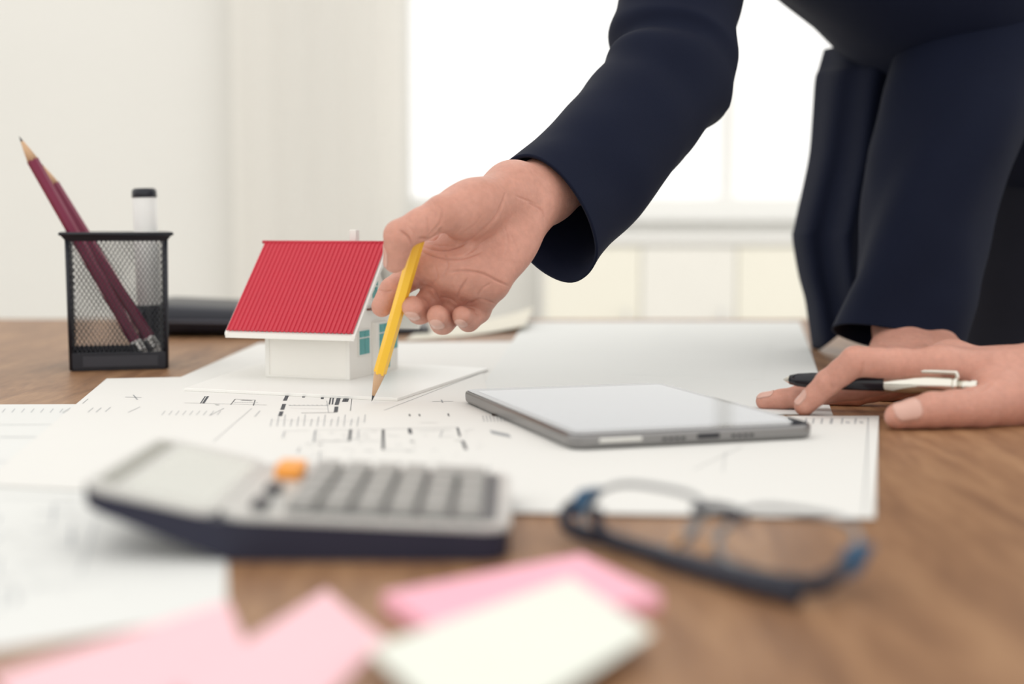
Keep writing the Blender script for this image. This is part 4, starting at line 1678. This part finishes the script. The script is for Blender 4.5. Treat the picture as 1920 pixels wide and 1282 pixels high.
bwr, bwu = b_(2080, 530, 82.0, 1.75), b_(2120, 560, 86.0, 1.7)
bI, bM, bR, bP = b_(1365, 452, 81.6, 1.0), b_(1430, 430, 83.8, 1.05), b_(1490, 445, 85.8, 1.0), b_(1570, 485, 87.6, .9)
bi = [bI, b_(795, 418, 82.0, .86), b_(612, 560, 82.7, .74), b_(457, 712, 83.3, .62)]
bm_ = [bM, b_(800, 585, 85.4, .80), b_(420, 655, 86.0, .68), b_(190, 682, 86.5, .54)]
br = [bR, b_(1020, 590, 88.0, .75), b_(800, 640, 88.2, .65), b_(620, 655, 88.5, .55)]
bp_ = [bP, b_(1260, 560, 90.0, .62), b_(1110, 615, 90.3, .55), b_(970, 640, 90.5, .46)]
bt = [b_(1960, 650, 81.0, 1.6), b_(1610, 725, 78.9, 1.12), b_(1310, 742, 78.2, .98), b_(1078, 784, 77.9, .73)]
bf1, bf2 = b_(2450, 515, 84.0, 2.1), b_(3300, 430, 83.5, 2.8)
handB = Hand([(bwr, bI), (bwr, bM), (bwu, bR), (bwu, bP), (bwr, bwu), (bI, bM), (bM, bR), (bR, bP), (bwr, bf1), (bwu, bf1), (bf1, bf2)],
             [(np.array(b_(1850, 650, 80.6, 1)[:3]), np.array(bt[1][:3]) - np.array(bt[0][:3]), (.026, .013, .014))], [bi, bm_, br, bp_], bt, .010)
zb = lambda pts: [(1380 + x / 3.556, 560 + y / 3.556) for x, y in pts]
crB = [(zb([(850, 420), (845, 470), (835, 520)]), .0008, 1.2), (zb([(640, 570), (655, 600)]), .0008, 1.2), (zb([(1290, 640), (1300, 700)]), .0004, 1.0), (zb([(1330, 630), (1345, 690)]), .0004, 1.0),
       (zb([(1450, 610), (1460, 680)]), .0003, 1.2), (zb([(770, 330), (800, 345)]), .0004, 1.0), (zb([(1700, 560), (1640, 600), (1600, 620)]), .0008, 1.6)]
VB, QB = build_skin(handB, [j[:3] for f in (bi, bm_, br, bp_, bt) for j in f] + [bwr[:3], bwu[:3], bf1[:3]], .00085, .024, crB, 2.2)
el2 = Vector((.62, .84, T + .06)); shd2 = Vector((.80, .72, T + .38))


def armB(p):
    d = rcone(p, np.array(bf1[:3]) * .6 + np.array(bwr[:3]) * .4, el2, .022, .038)
    return smin(d, rcone(p, el2, shd2, .038, .048), .02)


Vc, Qc = surface_nets(armB, np.array((.30, .60, T - .02)), np.array((.90, 1.0, T + .46)), .006, 4)
person2 = weld((Vc, Qc), [(VB, QB, V3(bf1), V3(bf2) - V3(bf1))])
tag(person2, 'second person resting a hand on the table with a ballpoint pen between the fingers', 'person')
handB.nail(bt, (-.25, -1, .75), .0150, .0150, M_nail, person2, .12)
handB.nail(bi, (-.75, -.1, .5), .0105, .0105, M_nail, person2, .1)
handB.nail(bm_, (-.1, -.15, 1), .0100, .0110, M_nail, person2, .3)
handB.nail(br, (-.1, 0, 1), .0100, .0110, M_nail, person2, .2)
handB.nail(bp_, (-.1, 0, 1), .0080, .0090, M_nail, person2, .2)
c0 = Vector(b_(2330, 555, 83.8, 1)[:3])
sB = []
for c, r in ((c0, .036), (c0.lerp(el2, .3), .042), (c0.lerp(el2, .7), .050), (el2 + Vector((.01, 0, .0)), .056), (el2.lerp(shd2, .25) + Vector((.012, 0, 0)), .060), (el2.lerp(shd2, .7), .066), (shd2, .066), (shd2 + Vector((.02, -.01, .05)), .035)):
    sB.append((c, r))
ss = []
for i, (c, r) in enumerate(sB):
    d = (sB[min(i + 1, len(sB) - 1)][0] - sB[max(i - 1, 0)][0]).normalized()
    y = Vector((0, 1, 0)); y = (y - d * y.dot(d)).normalized()
    ss.append((Vector((c.x, c.y, max(c.z, T + r + .008))), y * r, d.cross(y) * r))
V, F = loft(ss, 10, 56, lambda s, t_, p: noise.noise(p * 14) * .005, .08, True)
mesh_obj('sleeve', V, [f[::-1] for f in F], M_trou, person2, True)

# ballpoint pen between those fingers
pt, pe = Vector(b_(318, 537, 85.2, 1)[:3]), Vector(b_(1612, 584, 79.3, 1)[:3])
pd = (pe - pt).normalized()
PLn = (pe - pt).length
pen = thing('ballpoint_pen', pt, 'black and silver ballpoint pen held between fingers of the resting hand', 'pen')
M_chr = mat('pen_chrome', (.72, .69, .62), .18, 1.0)
M_pbk = mat('pen_black', (.012, .012, .018), .25)
f = lambda q: pt + pd * (PLn * q)
tube('tip_cone', [f(0), f(.012), f(.035), f(.037)], [.0004, .0012, .0026, .0028], M_chr, pen, 20)
tube('grip', [f(.036), f(.08), f(.16), f(.30), f(.545)], [.0029, .0040, .0047, .0049, .0049], M_pbk, pen, 24)
tube('barrel', [f(.543), f(.546), f(.70), f(.875), f(.885)], [.0049, .0052, .0052, .0047, .0043], M_chr, pen, 24)
tube('collar', [f(.885), f(.888), f(.905), f(.908)], [.0043, .0049, .0049, .0038], M_chr, pen, 24)
tube('push_button', [f(.905), f(.97), f(.995), f(1.0)], [.0035, .0035, .0034, .0026], M_chr, pen, 20)
upn = (Vector((0, 0, 1)) - pd * pd.z).normalized()
sdn = pd.cross(upn)
tube('clip', smooth_path([f(.90) + upn * .004, f(.897) + upn * .0066, f(.87) + upn * .0074, f(.66) + upn * .0074, f(.62) + upn * .0068], 5), .0013, M_chr, pen, 10, flat=1.5)
ellipsoid('clip_ball', f(.617) + upn * .0062, pd * .0022, sdn * .0018, upn * .0018, M_chr, pen, 12, 8)
